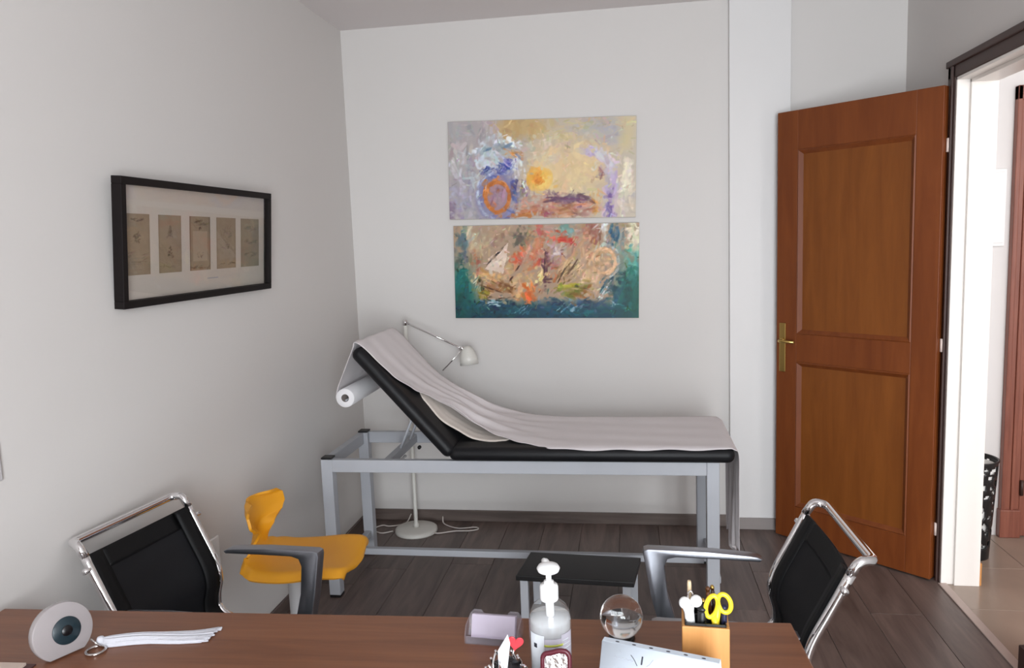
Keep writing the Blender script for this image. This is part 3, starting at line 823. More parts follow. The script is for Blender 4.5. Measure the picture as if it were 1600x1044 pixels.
# ------------------------------------------------------------------ paintings
class Canvas:
    def __init__(s, w, h, base, seed):
        s.w, s.h = w, h; s.a = np.ones((h, w, 3)) * np.array(base) / 255.0
        s.U, s.V = np.meshgrid(np.linspace(0, 1, w), np.linspace(0, 1, h)); s.rg = np.random.RandomState(seed); s.asp = w / h
        s.ht = np.zeros((h, w))
        s.noise = [s.vn(k) for k in (6, 14, 34, 60)]
    def vn(s, k):
        kh = max(2, int(k / s.asp)); g = s.rg.rand(kh + 2, k + 2)
        x = s.U * k; y = s.V * kh; i = x.astype(int); j = y.astype(int); fx = x - i; fy = y - j
        fx = fx * fx * (3 - 2 * fx); fy = fy * fy * (3 - 2 * fy)
        return (g[j, i] * (1 - fx) + g[j, i + 1] * fx) * (1 - fy) + (g[j + 1, i] * (1 - fx) + g[j + 1, i + 1] * fx) * fy
    def mix(s, m, c):
        m = np.clip(m, 0, 1)[..., None]; s.a = s.a * (1 - m) + (np.array(c) / 255.0) * m
    def stroke(s, u, v, L, Wd, ang, c, al):
        ex = max(L, Wd) * 1.05
        i0, i1 = max(0, int((u - ex / s.asp) * s.w)), min(s.w, int((u + ex / s.asp) * s.w) + 2)
        j0, j1 = max(0, int((v - ex) * s.h)), min(s.h, int((v + ex) * s.h) + 2)
        if i1 <= i0 or j1 <= j0:
            return
        w = (slice(j0, j1), slice(i0, i1))
        du = (s.U[w] - u) * s.asp; dv = s.V[w] - v; ca, sa = math.cos(ang), math.sin(ang)
        p = (du * ca + dv * sa) / L; q = (-du * sa + dv * ca) / Wd
        br = 0.55 + 1.5 * (s.noise[3][w] - 0.5) + 0.9 * (s.noise[2][w] - 0.5)
        m = np.clip((1 - np.abs(p) ** 4 - q ** 2) * 1.8, 0, 1) * np.clip(br + 0.2, 0, 1) * al
        s.a[w] = s.a[w] * (1 - m[..., None]) + (np.array(c) / 255.0) * m[..., None]; s.ht[w] += m * (s.rg.rand() - 0.3)
    def dabs(s, n, jit, L=0.035, Wd=0.012):
        for _ in range(n):                      # short broken touches that pick up the colour next to them
            u, v = s.rg.rand(), s.rg.rand()
            i = int(np.clip(u + s.rg.randn() * 0.02, 0, 0.999) * s.w); j = int(np.clip(v + s.rg.randn() * 0.04, 0, 0.999) * s.h)
            c = np.clip(s.a[j, i] * 255 + s.rg.randn() * jit + s.rg.randn(3) * jit * 0.5, 0, 255)
            s.stroke(u, v, L * (0.4 + s.rg.rand()), Wd * (0.4 + s.rg.rand()), s.rg.rand() * PI, c, 0.55 + 0.4 * s.rg.rand())
    def warp(s, amt):
        n1, n2, n3, n4 = s.vn(12), s.vn(12), s.vn(40), s.vn(40)
        i = np.clip((s.U + ((n1 - 0.5) * 0.6 + (n3 - 0.5) * 0.4) * amt) * (s.w - 1), 0, s.w - 1).astype(int)
        j = np.clip((s.V + ((n2 - 0.5) * 0.6 + (n4 - 0.5) * 0.4) * amt * s.asp) * (s.h - 1), 0, s.h - 1).astype(int)
        s.a = s.a[j, i]
    def soft(s, u, v, ru, rv, c, al, pw=1.0):
        r = ((s.U - u) / ru) ** 2 + ((s.V - v) / rv) ** 2 + (s.noise[1] - 0.5) * 0.9
        s.mix(np.clip(1.25 - r, 0, 1) ** pw * al, c)
    def blob(s, u, v, ru, rv, c, n, L=0.06, Wd=0.018, ang=None, jit=16, al=0.75):
        for _ in range(n):
            a = s.rg.rand() * 2 * PI; r = math.sqrt(s.rg.rand())
            cc = np.clip(np.array(c) + s.rg.randn() * jit + s.rg.randn(3) * jit * 0.4, 0, 255)
            an = (s.rg.rand() * PI) if ang is None else ang + s.rg.randn() * 0.25
            s.stroke(u + ru * r * math.cos(a), v + rv * r * math.sin(a), L * (0.5 + s.rg.rand()), Wd * (0.5 + s.rg.rand()), an, cc, al * (0.6 + 0.4 * s.rg.rand()))
    def ring(s, u, v, ru, rv, wd, c, a0, a1, n, Wd=0.02, al=0.8, jit=14):
        for k in range(n):
            a = a0 + (a1 - a0) * k / max(1, n - 1); j = 1 + s.rg.randn() * wd
            cc = np.clip(np.array(c) + s.rg.randn() * jit, 0, 255)
            s.stroke(u + ru * j * math.cos(a), v + rv * j * math.sin(a), 0.05, Wd, math.atan2(rv * math.cos(a), -ru * s.asp * math.sin(a)), cc, al)

def to_mesh_canvas(name, cv, w, h, parent, mat, relief=0.0, loc=(0, 0, 0), yaxis=False):
    """vertex coloured surface in local xz, facing -y"""
    H, Wn = cv.h, cv.w
    xs = np.linspace(-w / 2, w / 2, Wn); zs_ = np.linspace(0, h, H)
    X, Z = np.meshgrid(xs, zs_)
    Y = -np.clip(cv.ht, -1, 1.5) * relief
    co = np.stack([X, Y, Z], -1).reshape(-1, 3)
    idx = np.arange(H * Wn).reshape(H, Wn)
    fc = np.stack([idx[:-1, :-1], idx[:-1, 1:], idx[1:, 1:], idx[1:, :-1]], -1).reshape(-1, 4)
    me = bpy.data.meshes.new(name); me.from_pydata(co.tolist(), [], fc.tolist())
    a = cv.a.reshape(-1, 3); lin = np.where(a <= 0.04045, a / 12.92, ((a + 0.055) / 1.055) ** 2.4)
    at = me.color_attributes.new('paint', 'FLOAT_COLOR', 'POINT')
    at.data.foreach_set('color', np.concatenate([lin, np.ones((len(lin), 1))], 1).astype(np.float32).ravel())
    me.materials.append(M[mat])
    o = bpy.data.objects.new(name, me); C.objects.link(o); o.parent = parent; o.location = loc
    return o

def P1(x, y): return (x - 47) / 915.0, 1 - (y - 65) / 465.0
def P2(x, y): return (x - 75) / 893.0, 1 - (y - 560) / 443.0

def painting_top():
    c = Canvas(340, 178, (176, 168, 168), 11)
    def S_(x, y, rx, ry, col, al, pw=1.0): u, v = P1(x, y); c.soft(u, v, rx / 915, ry / 465, col, al, pw)
    def Bl(x, y, rx, ry, col, n, **k): u, v = P1(x, y); c.blob(u, v, rx / 915, ry / 465, col, n, **k)
    c.mix(np.clip((c.U - 0.25) * 2.5, 0, 1) * 0.8, (198, 184, 162))
    c.mix(np.clip((c.U - 0.80) * 5, 0, 1) * 0.7, (196, 186, 172))
    Bl(130, 200, 120, 150, (168, 162, 168), 30, L=0.12, Wd=0.04, ang=PI / 2)
    Bl(110, 430, 100, 100, (158, 152, 172), 26, L=0.12, Wd=0.04, ang=PI / 2)
    Bl(95, 270, 25, 90, (206, 204, 206), 12, L=0.12, Wd=0.02, ang=PI / 2 + 0.1)
    Bl(180, 420, 40, 90, (196, 196, 204), 10, L=0.1, Wd=0.02, ang=PI / 2)
    S_(400, 100, 170, 60, (194, 168, 124), 0.95); Bl(410, 105, 110, 34, (192, 164, 120), 22, L=0.14, Wd=0.03, ang=PI / 2, jit=6)
    S_(780, 130, 160, 70, (178, 176, 174), 0.8); Bl(780, 150, 130, 60, (176, 174, 176), 24, L=0.14, Wd=0.03, ang=-0.2, jit=8)
    Bl(640, 130, 120, 45, (202, 186, 150), 20, L=0.14, Wd=0.015, ang=-0.1, jit=10)
    S_(920, 130, 50, 110, (206, 190, 150), 0.8); Bl(850, 85, 110, 18, (196, 176, 136), 10, L=0.16, Wd=0.01, ang=0.02)
    S_(620, 290, 240, 160, (214, 190, 152), 0.95); Bl(640, 300, 170, 110, (218, 194, 154), 40, L=0.14, Wd=0.05, jit=7)
    Bl(520, 210, 110, 50, (216, 206, 184), 18, L=0.1, Wd=0.025, ang=0.2)
    # blue white swirl
    u, v = P1(300, 235); c.ring(u, v, 0.10, 0.17, 0.18, (204, 210, 218), 0, 2 * PI, 40, 0.03)
    Bl(250, 220, 70, 60, (206, 212, 220), 24, L=0.09, Wd=0.02); Bl(300, 190, 50, 20, (120, 142, 164), 10, L=0.09, Wd=0.014, ang=0.1)
    Bl(330, 275, 36, 34, (66, 78, 160), 22, L=0.05, Wd=0.018); Bl(265, 315, 40, 22, (78, 88, 160), 14, L=0.06, Wd=0.014, ang=-0.6); Bl(240, 300, 20, 12, (52, 58, 120), 6, L=0.05, Wd=0.01)
    Bl(380, 300, 30, 50, (222, 222, 226), 18, L=0.06, Wd=0.009, ang=1.2); Bl(300, 250, 60, 20, (226, 228, 232), 12, L=0.08, Wd=0.012, ang=-0.7)
    Bl(375, 224, 34, 6, (204, 138, 76), 8, L=0.07, Wd=0.014, ang=-0.15)
    # ring
    u, v = P1(290, 425); S_(290, 425, 110, 115, (112, 112, 164), 0.8)
    c.ring(u, v, 0.105, 0.24, 0.06, (120, 122, 168), 0, 2 * PI, 34, 0.02); c.ring(u, v, 0.108, 0.25, 0.05, (196, 204, 216), PI * 0.6, PI * 1.5, 16, 0.016)
    S_(290, 425, 62, 80, (170, 140, 146), 1.0, 0.4); Bl(290, 425, 35, 50, (158, 132, 150), 14, L=0.06, Wd=0.02, ang=PI / 2)
    c.ring(u, v, 0.066, 0.158, 0.035, (200, 128, 66), 0, 2 * PI, 60, 0.024, 0.9); c.ring(u, v, 0.058, 0.14, 0.02, (176, 110, 70), 0.3, PI, 20, 0.012)
    Bl(400, 400, 16, 60, (150, 136, 120), 12, L=0.09, Wd=0.012, ang=PI / 2); Bl(365, 400, 14, 70, (86, 92, 146), 12, L=0.09, Wd=0.012, ang=PI / 2)
    Bl(450, 385, 20, 34, (112, 82, 132), 12, L=0.06, Wd=0.014); Bl(425, 350, 10, 50, (214, 212, 214), 8, L=0.07, Wd=0.01, ang=PI / 2)
    # sun
    S_(497, 345, 58, 56, (232, 186, 96), 1.0, 0.35); Bl(475, 330, 24, 26, (228, 164, 76), 12, L=0.05, Wd=0.03, jit=5); Bl(525, 365, 22, 20, (236, 204, 120), 10, L=0.05, Wd=0.03, jit=5); Bl(490, 350, 12, 16, (222, 140, 62), 5, L=0.04, Wd=0.018, ang=0.6)
    # lower band
    Bl(580, 480, 190, 44, (188, 136, 108), 46, L=0.12, Wd=0.025, ang=0.05); Bl(470, 460, 70, 30, (206, 158, 140), 16, L=0.09, Wd=0.016, ang=0.2)
    Bl(650, 440, 95, 20, (122, 92, 114), 22, L=0.1, Wd=0.018, ang=0.02); Bl(520, 500, 40, 18, (150, 90, 100), 10, L=0.06, Wd=0.016); Bl(700, 500, 60, 18, (168, 130, 120), 12, L=0.1, Wd=0.018, ang=0)
    Bl(768, 470, 9, 45, (206, 150, 88), 12, L=0.1, Wd=0.014, ang=PI / 2); Bl(430, 510, 50, 14, (196, 128, 80), 12, L=0.09, Wd=0.014, ang=0)
    # lilac arch on the right
    for k in range(26):
        t = k / 25; a = PI / 2 - t * PI / 2; x = 740 + 105 * math.cos(a); y = 330 - 110 * math.sin(a) if t < 1 else 330
        Bl(x, y, 22, 14, (194, 180, 198), 3, L=0.07, Wd=0.03, ang=PI / 2 + a)
    Bl(842, 430, 32, 95, (184, 170, 194), 30, L=0.12, Wd=0.025, ang=PI / 2); Bl(838, 465, 14, 50, (116, 98, 148), 12, L=0.09, Wd=0.014, ang=PI / 2); Bl(790, 330, 14, 26, (150, 112, 120), 8, L=0.06, Wd=0.012)
    Bl(820, 245, 46, 30, (216, 208, 206), 12, L=0.1, Wd=0.018, ang=-0.8)
    Bl(920, 400, 22, 110, (224, 214, 196), 16, L=0.14, Wd=0.02, ang=PI / 2); Bl(900, 480, 30, 40, (186, 170, 168), 10, L=0.1, Wd=0.02, ang=PI / 2)
    c.warp(0.016); c.dabs(500, 7, 0.05, 0.02); c.dabs(260, 12, 0.03, 0.008)
    u, v = P1(290, 425); c.ring(u, v, 0.064, 0.150, 0.03, (196, 126, 70), 0, 2 * PI, 44, 0.020, 0.75); Bl(300, 430, 30, 45, (160, 134, 148), 10, L=0.06, Wd=0.018, ang=PI / 2)
    Bl(650, 440, 90, 14, (122, 92, 112), 12, L=0.10, Wd=0.012, ang=0.02); Bl(600, 485, 170, 26, (186, 132, 104), 22, L=0.11, Wd=0.014, ang=0.03)
    g = c.a.mean(-1, keepdims=True); c.a = np.clip(0.65 + (g - 0.66) * 1.15 + (c.a - g) * 1.15, 0.02, 0.97)
    return c

def painting_low():
    c = Canvas(340, 172, (172, 150, 130), 23)
    def S_(x, y, rx, ry, col, al, pw=1.0): u, v = P2(x, y); c.soft(u, v, rx / 893, ry / 443, col, al, pw)
    def Bl(x, y, rx, ry, col, n, **k): u, v = P2(x, y); c.blob(u, v, rx / 893, ry / 443, col, n, **k)
    side = np.clip((0.14 - c.U) / 0.14, 0, 1) + np.clip((c.U - 0.86) / 0.10, 0, 1)
    c.mix(np.clip(side * 1.3, 0, 1) * np.clip((0.75 - c.V) * 2.0, 0, 1), (24, 122, 118))
    c.mix(np.clip((0.22 - c.V) / 0.14, 0, 1), (28, 92, 108)); c.mix(np.clip(side * 1.4, 0, 1) * np.clip((0.45 - c.V) * 3, 0, 1), (4, 100, 102))
    Bl(220, 620, 110, 55, (178, 162, 140), 34, L=0.1, Wd=0.04); Bl(150, 600, 40, 40, (196, 186, 160), 12, L=0.09, Wd=0.02, ang=1.0)
    Bl(105, 660, 25, 70, (122, 142, 140), 16, L=0.12, Wd=0.03, ang=PI / 2); Bl(105, 860, 24, 90, (20, 112, 112), 16, L=0.14, Wd=0.04, ang=PI / 2)
    Bl(940, 640, 24, 70, (202, 192, 174), 18, L=0.14, Wd=0.025, ang=PI / 2); Bl(935, 760, 28, 50, (104, 166, 156), 16, L=0.12, Wd=0.03, ang=PI / 2); Bl(935, 880, 30, 80, (16, 112, 106), 18, L=0.14, Wd=0.04, ang=PI / 2)
    Bl(430, 610, 60, 40, (118, 116, 100), 18, L=0.08, Wd=0.025); Bl(620, 590, 110, 26, (168, 146, 128), 20, L=0.1, Wd=0.025, ang=0); Bl(628, 588, 34, 22, (134, 164, 160), 14, L=0.06, Wd=0.025)
    Bl(745, 610, 42, 55, (164, 118, 102), 22, L=0.09, Wd=0.03, ang=PI / 2); Bl(855, 605, 30, 45, (56, 104, 126), 18, L=0.1, Wd=0.018, ang=PI / 2); Bl(805, 600, 12, 50, (206, 210, 214), 10, L=0.09, Wd=0.012, ang=PI / 2)
    Bl(880, 720, 24, 90, (130, 146, 140), 14, L=0.12, Wd=0.02, ang=PI / 2); Bl(840, 850, 50, 70, (40, 86, 100), 22, L=0.1, Wd=0.025, ang=1.1)
    # tan masses
    Bl(330, 820, 150, 70, (198, 164, 126), 60, L=0.09, Wd=0.028); Bl(690, 740, 110, 100, (200, 168, 132), 60, L=0.1, Wd=0.026, ang=1.1); Bl(460, 720, 90, 90, (196, 150, 118), 40, L=0.09, Wd=0.024, ang=1.2)
    Bl(230, 810, 45, 30, (206, 168, 118), 14, L=0.09, Wd=0.025, ang=-0.5); Bl(620, 790, 40, 60, (120, 96, 70), 12, L=0.09, Wd=0.012, ang=1.0); Bl(300, 860, 70, 25, (150, 112, 74), 18, L=0.09, Wd=0.018, ang=-0.3)
    # sail
    u0, v0 = P2(225, 765); u1, v1 = P2(345, 640); u2, v2 = P2(315, 790)
    def side_(ua, va, ub, vb): return (c.U - ua) * (vb - va) - (c.V - va) * (ub - ua)
    s1, s2, s3 = side_(u0, v0, u1, v1), side_(u1, v1, u2, v2), side_(u2, v2, u0, v0)
    ins = ((s1 > 0) & (s2 > 0) & (s3 > 0)) if side_(u0, v0, u1, v1).max() is not None and ((u2 - u0) * (v1 - v0) - (v2 - v0) * (u1 - u0)) > 0 else ((s1 < 0) & (s2 < 0) & (s3 < 0))
    c.mix(ins * (0.75 + 0.25 * c.noise[2]), (216, 196, 182))
    Bl(288, 730, 30, 40, (222, 204, 190), 8, L=0.09, Wd=0.016, ang=0.75)
    u, v = P2(283, 700); c.stroke(u, v, 0.17, 0.008, 0.80, (70, 60, 62), 0.9); u, v = P2(370, 790); c.stroke(u, v, 0.13, 0.007, 1.0, (92, 70, 60), 0.8)
    Bl(190, 730, 18, 45, (164, 120, 104), 10, L=0.09, Wd=0.018, ang=PI / 2)
    # reds and oranges
    Bl(395, 705, 40, 30, (206, 98, 66), 20, L=0.06, Wd=0.022); Bl(470, 720, 26, 40, (206, 110, 84), 12, L=0.06, Wd=0.018, ang=1.2); Bl(600, 632, 62, 9, (200, 92, 70), 14, L=0.08, Wd=0.018, ang=0.05); Bl(495, 620, 18, 55, (196, 130, 106), 14, L=0.1, Wd=0.02, ang=PI / 2)
    Bl(520, 760, 14, 80, (108, 72, 84), 16, L=0.09, Wd=0.014, ang=PI / 2); Bl(560, 720, 26, 60, (176, 130, 140), 14, L=0.08, Wd=0.018, ang=1.2); Bl(590, 690, 40, 30, (190, 170, 172), 10, L=0.07, Wd=0.016)
    Bl(440, 890, 34, 42, (222, 118, 58), 22, L=0.07, Wd=0.022, ang=-1.0); Bl(385, 890, 22, 30, (206, 166, 120), 12, L=0.06, Wd=0.016)
    Bl(495, 800, 8, 50, (226, 206, 150), 8, L=0.08, Wd=0.012, ang=PI / 2); Bl(565, 790, 14, 40, (200, 110, 70), 8, L=0.07, Wd=0.012, ang=1.2)
    u, v = P2(800, 735); c.ring(u, v, 0.060, 0.125, 0.05, (206, 172, 140), 0, 2 * PI, 40, 0.022); Bl(800, 735, 30, 35, (200, 162, 130), 14, L=0.05, Wd=0.02); c.ring(u, v, 0.085, 0.17, 0.04, (176, 180, 176), -1.2, 1.4, 16, 0.014)
    Bl(735, 830, 40, 50, (206, 178, 148), 16, L=0.09, Wd=0.02, ang=1.3); Bl(640, 870, 85, 30, (128, 128, 52), 26, L=0.08, Wd=0.02, ang=0.2); Bl(640, 855, 40, 12, (188, 182, 60), 8, L=0.06, Wd=0.014, ang=0.3)
    Bl(215, 890, 34, 22, (148, 136, 56), 14, L=0.06, Wd=0.018, ang=-0.4); Bl(200, 850, 16, 26, (62, 76, 52), 8, L=0.06, Wd=0.014); Bl(710, 890, 30, 20, (170, 112, 70), 10, L=0.07, Wd=0.016)
    # water
    Bl(300, 940, 130, 22, (36, 84, 104), 26, L=0.1, Wd=0.02, ang=0); Bl(640, 935, 170, 24, (56, 82, 112), 30, L=0.1, Wd=0.02, ang=0.1); Bl(520, 985, 380, 14, (14, 92, 104), 30, L=0.16, Wd=0.02, ang=0)
    Bl(270, 932, 60, 14, (206, 214, 218), 12, L=0.06, Wd=0.007, ang=0.05); Bl(420, 965, 50, 16, (190, 206, 216), 8, L=0.05, Wd=0.007, ang=0.9); Bl(650, 955, 60, 18, (196, 206, 216), 12, L=0.05, Wd=0.008, ang=0.8); Bl(800, 890, 14, 40, (206, 210, 212), 8, L=0.08, Wd=0.008, ang=1.0); Bl(860, 945, 30, 8, (190, 210, 206), 6, L=0.06, Wd=0.007, ang=0); Bl(180, 850, 12, 40, (200, 210, 200), 8, L=0.05, Wd=0.006, ang=1.2)
    c.warp(0.022); c.dabs(500, 10, 0.045, 0.018); c.dabs(420, 22, 0.025, 0.008)
    u, v = P2(800, 735); c.ring(u, v, 0.060, 0.125, 0.04, (214, 176, 140), 0, 2 * PI, 26, 0.014, 0.7)
    for x, y, L, an, col in ((283, 700, 0.16, 0.80, (66, 56, 58)), (372, 790, 0.12, 1.0, (92, 66, 56)), (250, 860, 0.16, -0.35, (104, 74, 52)), (330, 905, 0.10, 0.1, (86, 66, 50)), (600, 800, 0.10, 1.1, (96, 76, 58)), (655, 760, 0.11, 1.0, (112, 88, 66)), (520, 740, 0.14, 1.5, (98, 66, 74)), (700, 860, 0.09, -0.3, (92, 80, 48))):
        u, v = P2(x, y); c.stroke(u, v, L, 0.010, an, col, 0.95)
    g = c.a.mean(-1, keepdims=True); c.a = np.clip(0.55 + (g - 0.58) * 1.35 + (c.a - g) * 1.22, 0.02, 0.97)
    return c

def painting(name, label, cx, z0, w, h, roll, cv):
    t = thing(name, label, 'painting', (cx, YB - 0.001, z0))
    t.rotation_euler = (0, roll, 0)
    obj('canvas', bx(-w / 2, w / 2, -0.024, 0, 0, h, bev=0.002), 'canvas', t)
    to_mesh_canvas('painted_surface', cv, w - 0.002, h - 0.002, t, 'paint', 0.0006, (0, -0.0252, 0.001))
    return t
tilt = math.radians(1.55)
painting('painting', 'pastel abstract painting with an orange ring, hung above another', -0.440, 1.640, 0.965, 0.500, tilt, painting_top())
painting('painting', 'teal edged abstract painting with a pale sail, hung just below another', -0.432, 1.122, 0.965, 0.487, tilt * 0.75, painting_low())

# ------------------------------------------------------------------ framed prints on the side wall
FY0, FY1, FZ0, FZ1, FD = 1.990, 2.912, 1.377, 1.757, 0.032
fw, fh = FY1 - FY0, FZ1 - FZ0
fr = thing('picture_frame', 'wide black picture frame with five sepia prints on side wall', 'picture', (XL + 0.0005, (FY0 + FY1) / 2, FZ0), math.radians(90))
fr.rotation_euler = (math.radians(4.5), 0, math.radians(90))     # hangs leaning forward from its cord
# local: x along +y world, facing local -y = world +x
bm = B(); b = 0.022
for q in ((-fw / 2, fw / 2, 0, b), (-fw / 2, fw / 2, fh - b, fh), (-fw / 2, -fw / 2 + b, b, fh - b), (fw / 2 - b, fw / 2, b, fh - b)):
    box(bm, q[0], q[1], -FD, 0, q[2], q[3], bev=0.0015)
obj('frame', bm, 'frame', fr)
mt = obj('mat', bx(-fw / 2 + b, fw / 2 - b, -0.010, -0.004, b, fh - b), 'mat', fr)
obj('glass', bx(-fw / 2 + b, fw / 2 - b, -0.0225, -0.0205, b, fh - b), 'glass', fr)
def sepia(k):
    c = Canvas(44, 84, (158, 142, 122), 50 + k)
    c.mix(c.noise[0] * 0.5, (140, 124, 106)); c.mix(np.clip((np.abs(c.U - 0.5) - 0.42) * 8, 0, 1) * 0.5, (122, 106, 92))
    def Bl(u, v, ru, rv, col, n, **kw): c.blob(u, v, ru, rv, col, n, **kw)
    dk, md_ = (92, 78, 66), (126, 110, 96)
    if k == 0:
        Bl(0.5, 0.9, 0.2, 0.03, dk, 6, L=0.06, Wd=0.012, ang=0); Bl(0.5, 0.62, 0.1, 0.09, dk, 14, L=0.04, Wd=0.014); Bl(0.3, 0.55, 0.2, 0.02, md_, 6, L=0.07, Wd=0.008, ang=0); Bl(0.5, 0.3, 0.4, 0.1, md_, 16, L=0.1, Wd=0.008, ang=0.2)
        for j in range(5): c.stroke(0.5, 0.08 + j * 0.035, 0.16, 0.005, 0, dk, 0.5)
    elif k == 1:
        for vv in (0.70, 0.35):
            for j in range(9): c.blob(0.5, vv + 0.10 - j * 0.022, 0.02 + 0.016 * j, 0.012, dk, 4, L=0.02, Wd=0.012)
        Bl(0.5, 0.12, 0.4, 0.04, md_, 8, L=0.1, Wd=0.008, ang=0)
    elif k == 2:
        c.mix((np.abs(c.U - 0.5) < 0.34) * (np.abs(c.V - 0.45) < 0.28) * 0.6, (184, 168, 150)); Bl(0.5, 0.78, 0.05, 0.025, (54, 40, 36), 8, L=0.02, Wd=0.014); Bl(0.5, 0.86, 0.4, 0.06, (112, 94, 80), 14, L=0.08, Wd=0.014, ang=0); Bl(0.5, 0.3, 0.16, 0.05, md_, 10, L=0.04, Wd=0.008); Bl(0.5, 0.05, 0.45, 0.03, dk, 8, L=0.1, Wd=0.012, ang=0)
        c.mix((np.abs(c.U - 0.5) > 0.45) * 0.6, (112, 94, 80))
    elif k == 3:
        Bl(0.5, 0.72, 0.3, 0.12, md_, 16, L=0.06, Wd=0.01); Bl(0.5, 0.45, 0.3, 0.06, md_, 12, L=0.07, Wd=0.008, ang=-0.2); Bl(0.6, 0.42, 0.1, 0.03, dk, 6, L=0.03, Wd=0.008); Bl(0.5, 0.1, 0.4, 0.02, dk, 8, L=0.08, Wd=0.008, ang=0)
    else:
        for vv in (0.8, 0.53, 0.25): Bl(0.55, vv, 0.3, 0.05, (110, 100, 90), 14, L=0.07, Wd=0.012, ang=0)
        c.mix(np.ones_like(c.U) * 0.25, (132, 132, 122))
    return c
iw = fw - 2 * b
xs5 = [(0.015, 0.155), (0.205, 0.345), (0.40, 0.545), (0.592, 0.745), (0.788, 0.95)]
for k, (u0, u1) in enumerate(xs5):
    w = (u1 - u0) * iw
    to_mesh_canvas('print', sepia(k), w, 0.182, mt, 'print', 0, (-iw / 2 + (u0 + u1) / 2 * iw, -0.0106, b + 0.072))
obj('caption', bx(0.02, 0.09, -0.0104, -0.0098, b + 0.040, b + 0.044), 'greyink', mt)

# wall socket on the side wall
so = thing('wall_socket', 'white wall socket low on the side wall behind the chair', 'socket', (XL, 2.375, 0.455))
obj('plate', bx(0, 0.009, -0.062, 0.038, -0.03, 0.075, bev=0.004), 'whitepl', so)
obj('insert', lathe(B(), [(0, 0), (0.021, 0), (0.021, 0.004), (0.018, 0.004), (0.016, 0.001), (0, 0.001)], 24, axes((0.009, -0.012, 0.022), (0, 1, 0), (0, 0, 1), (1, 0, 0))), 'whitepl', so)
M['switch'] = plain('grey_white_plastic', rgb(190, 186, 188), 0.5)
sw = thing('wall_switch', 'white wall switch plate on the side wall above the desk end', 'switch', (XL, 1.488, 1.06))
obj('plate', bx(0, 0.008, -0.045, 0.045, -0.045, 0.045, bev=0.004), 'switch', sw)
obj('rocker', bx(0.006, 0.012, -0.028, 0.028, -0.028, 0.028, bev=0.003), 'switch', sw)

# ------------------------------------------------------------------ things on the desk
# glass eye ornament: thick frosted disc cut flat at the foot, standing and leaning back
eb0 = Vector((-1.164, 1.262, DZT)); eb1 = Vector((-1.128, 1.334, DZT))
ex = (eb1 - eb0).normalized(); en = Vector((ex.y, -ex.x, 0))
eye = thing('eye_ornament', 'frosted glass eye disc with a white tassel lying on desk', 'ornament', ((eb0 + eb1) / 2), math.atan2(ex.y, ex.x))
lean = math.radians(10)
Rr = 0.058; half = 0.033
a_f = math.asin(half / Rr)
poly = []
for k in range(41):
    a = -PI / 2 + a_f + (2 * PI - 2 * a_f) * k / 40
    poly.append((Rr * math.cos(a), Rr * math.sin(a) + Rr * math.cos(a_f)))
# disc local: x along flat, y up the face, extruded along the face normal (local -y of the Empty)
em = axes((0, 0.004, 0.0005), (1, 0, 0), (0, math.sin(lean), math.cos(lean)), (0, -math.cos(lean), math.sin(lean)))
dsc = obj('glass_disc', prism(B(), poly, 0.020, em, bev=0.003), 'frost', eye, smooth=True, autosmooth=40)
cyc = Rr * math.cos(a_f)
def ell(r, h0, h1, dx=0, dy=0):
    return lathe(B(), [(0, h0), (r, h0), (r, h1), (r * 0.96, h1 + 0.001), (0, h1 + 0.001)], 40, em @ Matrix.Translation((dx, cyc + dy, 0)))
ir = obj('iris', ell(0.0275, 0.019, 0.0212, 0.006, 0.0), 'iris', eye)
obj('pupil', ell(0.0105, 0.0215, 0.0224, 0.006, 0.0), 'pupil', ir)
eyeM = Matrix.Translation((eb0 + eb1) / 2) @ Rz(math.atan2(ex.y, ex.x))
inv = eyeM.inverted()
rc = Vector((-1.086, 1.312, DZT + 0.0035))
ring = obj('metal_ring', tube(B(), [inv @ (rc + Vector((0.018 * math.cos(k * PI / 16), 0.018 * math.sin(k * PI / 16), 0))) for k in range(32)], 0.0028, 8, closed=True), 'steel', eye)
obj('wire_loop', tube(B(), [inv @ Vector(p) for p in spline([(-1.105, 1.325, DZT + 0.02), (-1.094, 1.322, DZT + 0.015), (-1.088, 1.326, DZT + 0.006), (-1.094, 1.330, DZT + 0.012)], 6)], 0.002, 8), 'steel', eye)
# tassel: a knot and a bundle of threads
T0 = Vector((-1.092, 1.336, DZT + 0.012)); T1 = Vector((-0.875, 1.398, DZT + 0.006)); td = (T1 - T0); tl = td.length; tdn = td.normalized(); tn = Vector((-tdn.y, tdn.x, 0))
kn = obj('tassel_knot', lathe(B(), [(0, -0.009), (0.006, -0.007), (0.009, 0), (0.006, 0.007), (0, 0.009)], 18, Matrix.Translation(inv @ T0)), 'thread', eye, smooth=True)
bm = B(); rt = random.Random(5)
for k in range(90):
    s = rt.uniform(-1, 1); hh = rt.uniform(0, 1) * math.sqrt(max(0, 1 - s * s)); e = rt.uniform(0.93, 1.02) + 0.04 * s; path = []
    for i in range(11):
        t = i / 10 * e
        wdt = interp([(0, 0.005), (0.12, 0.016), (0.4, 0.017), (0.75, 0.022), (1.1, 0.027)], t)
        p = T0 + td * t + tn * (s * wdt + 0.006 * math.sin(t * 5.5)); p.z = DZT + 0.0022 + hh * interp([(0, 0.014), (0.2, 0.013), (1, 0.006)], t)
        path.append(inv @ p)
    tube(bm, path, 0.0021, 5, flat=1.2)
o = obj('tassel_threads', bm, 'thread', eye); o['kind'] = 'stuff'

# notebook at the desk's end
nb = thing('notebook', 'beige notebook with dark red brown edge lying on desk', 'notebook', (-1.232, 1.180, DZT), math.radians(3))
obj('pages', bx(-0.15, 0.045, -0.10, 0.068, 0.002, 0.008, bev=0.001), 'book', nb)
obj('cover', bx(-0.155, 0.062, -0.105, 0.073, 0, 0.003, bev=0.001), 'bookdark', nb)

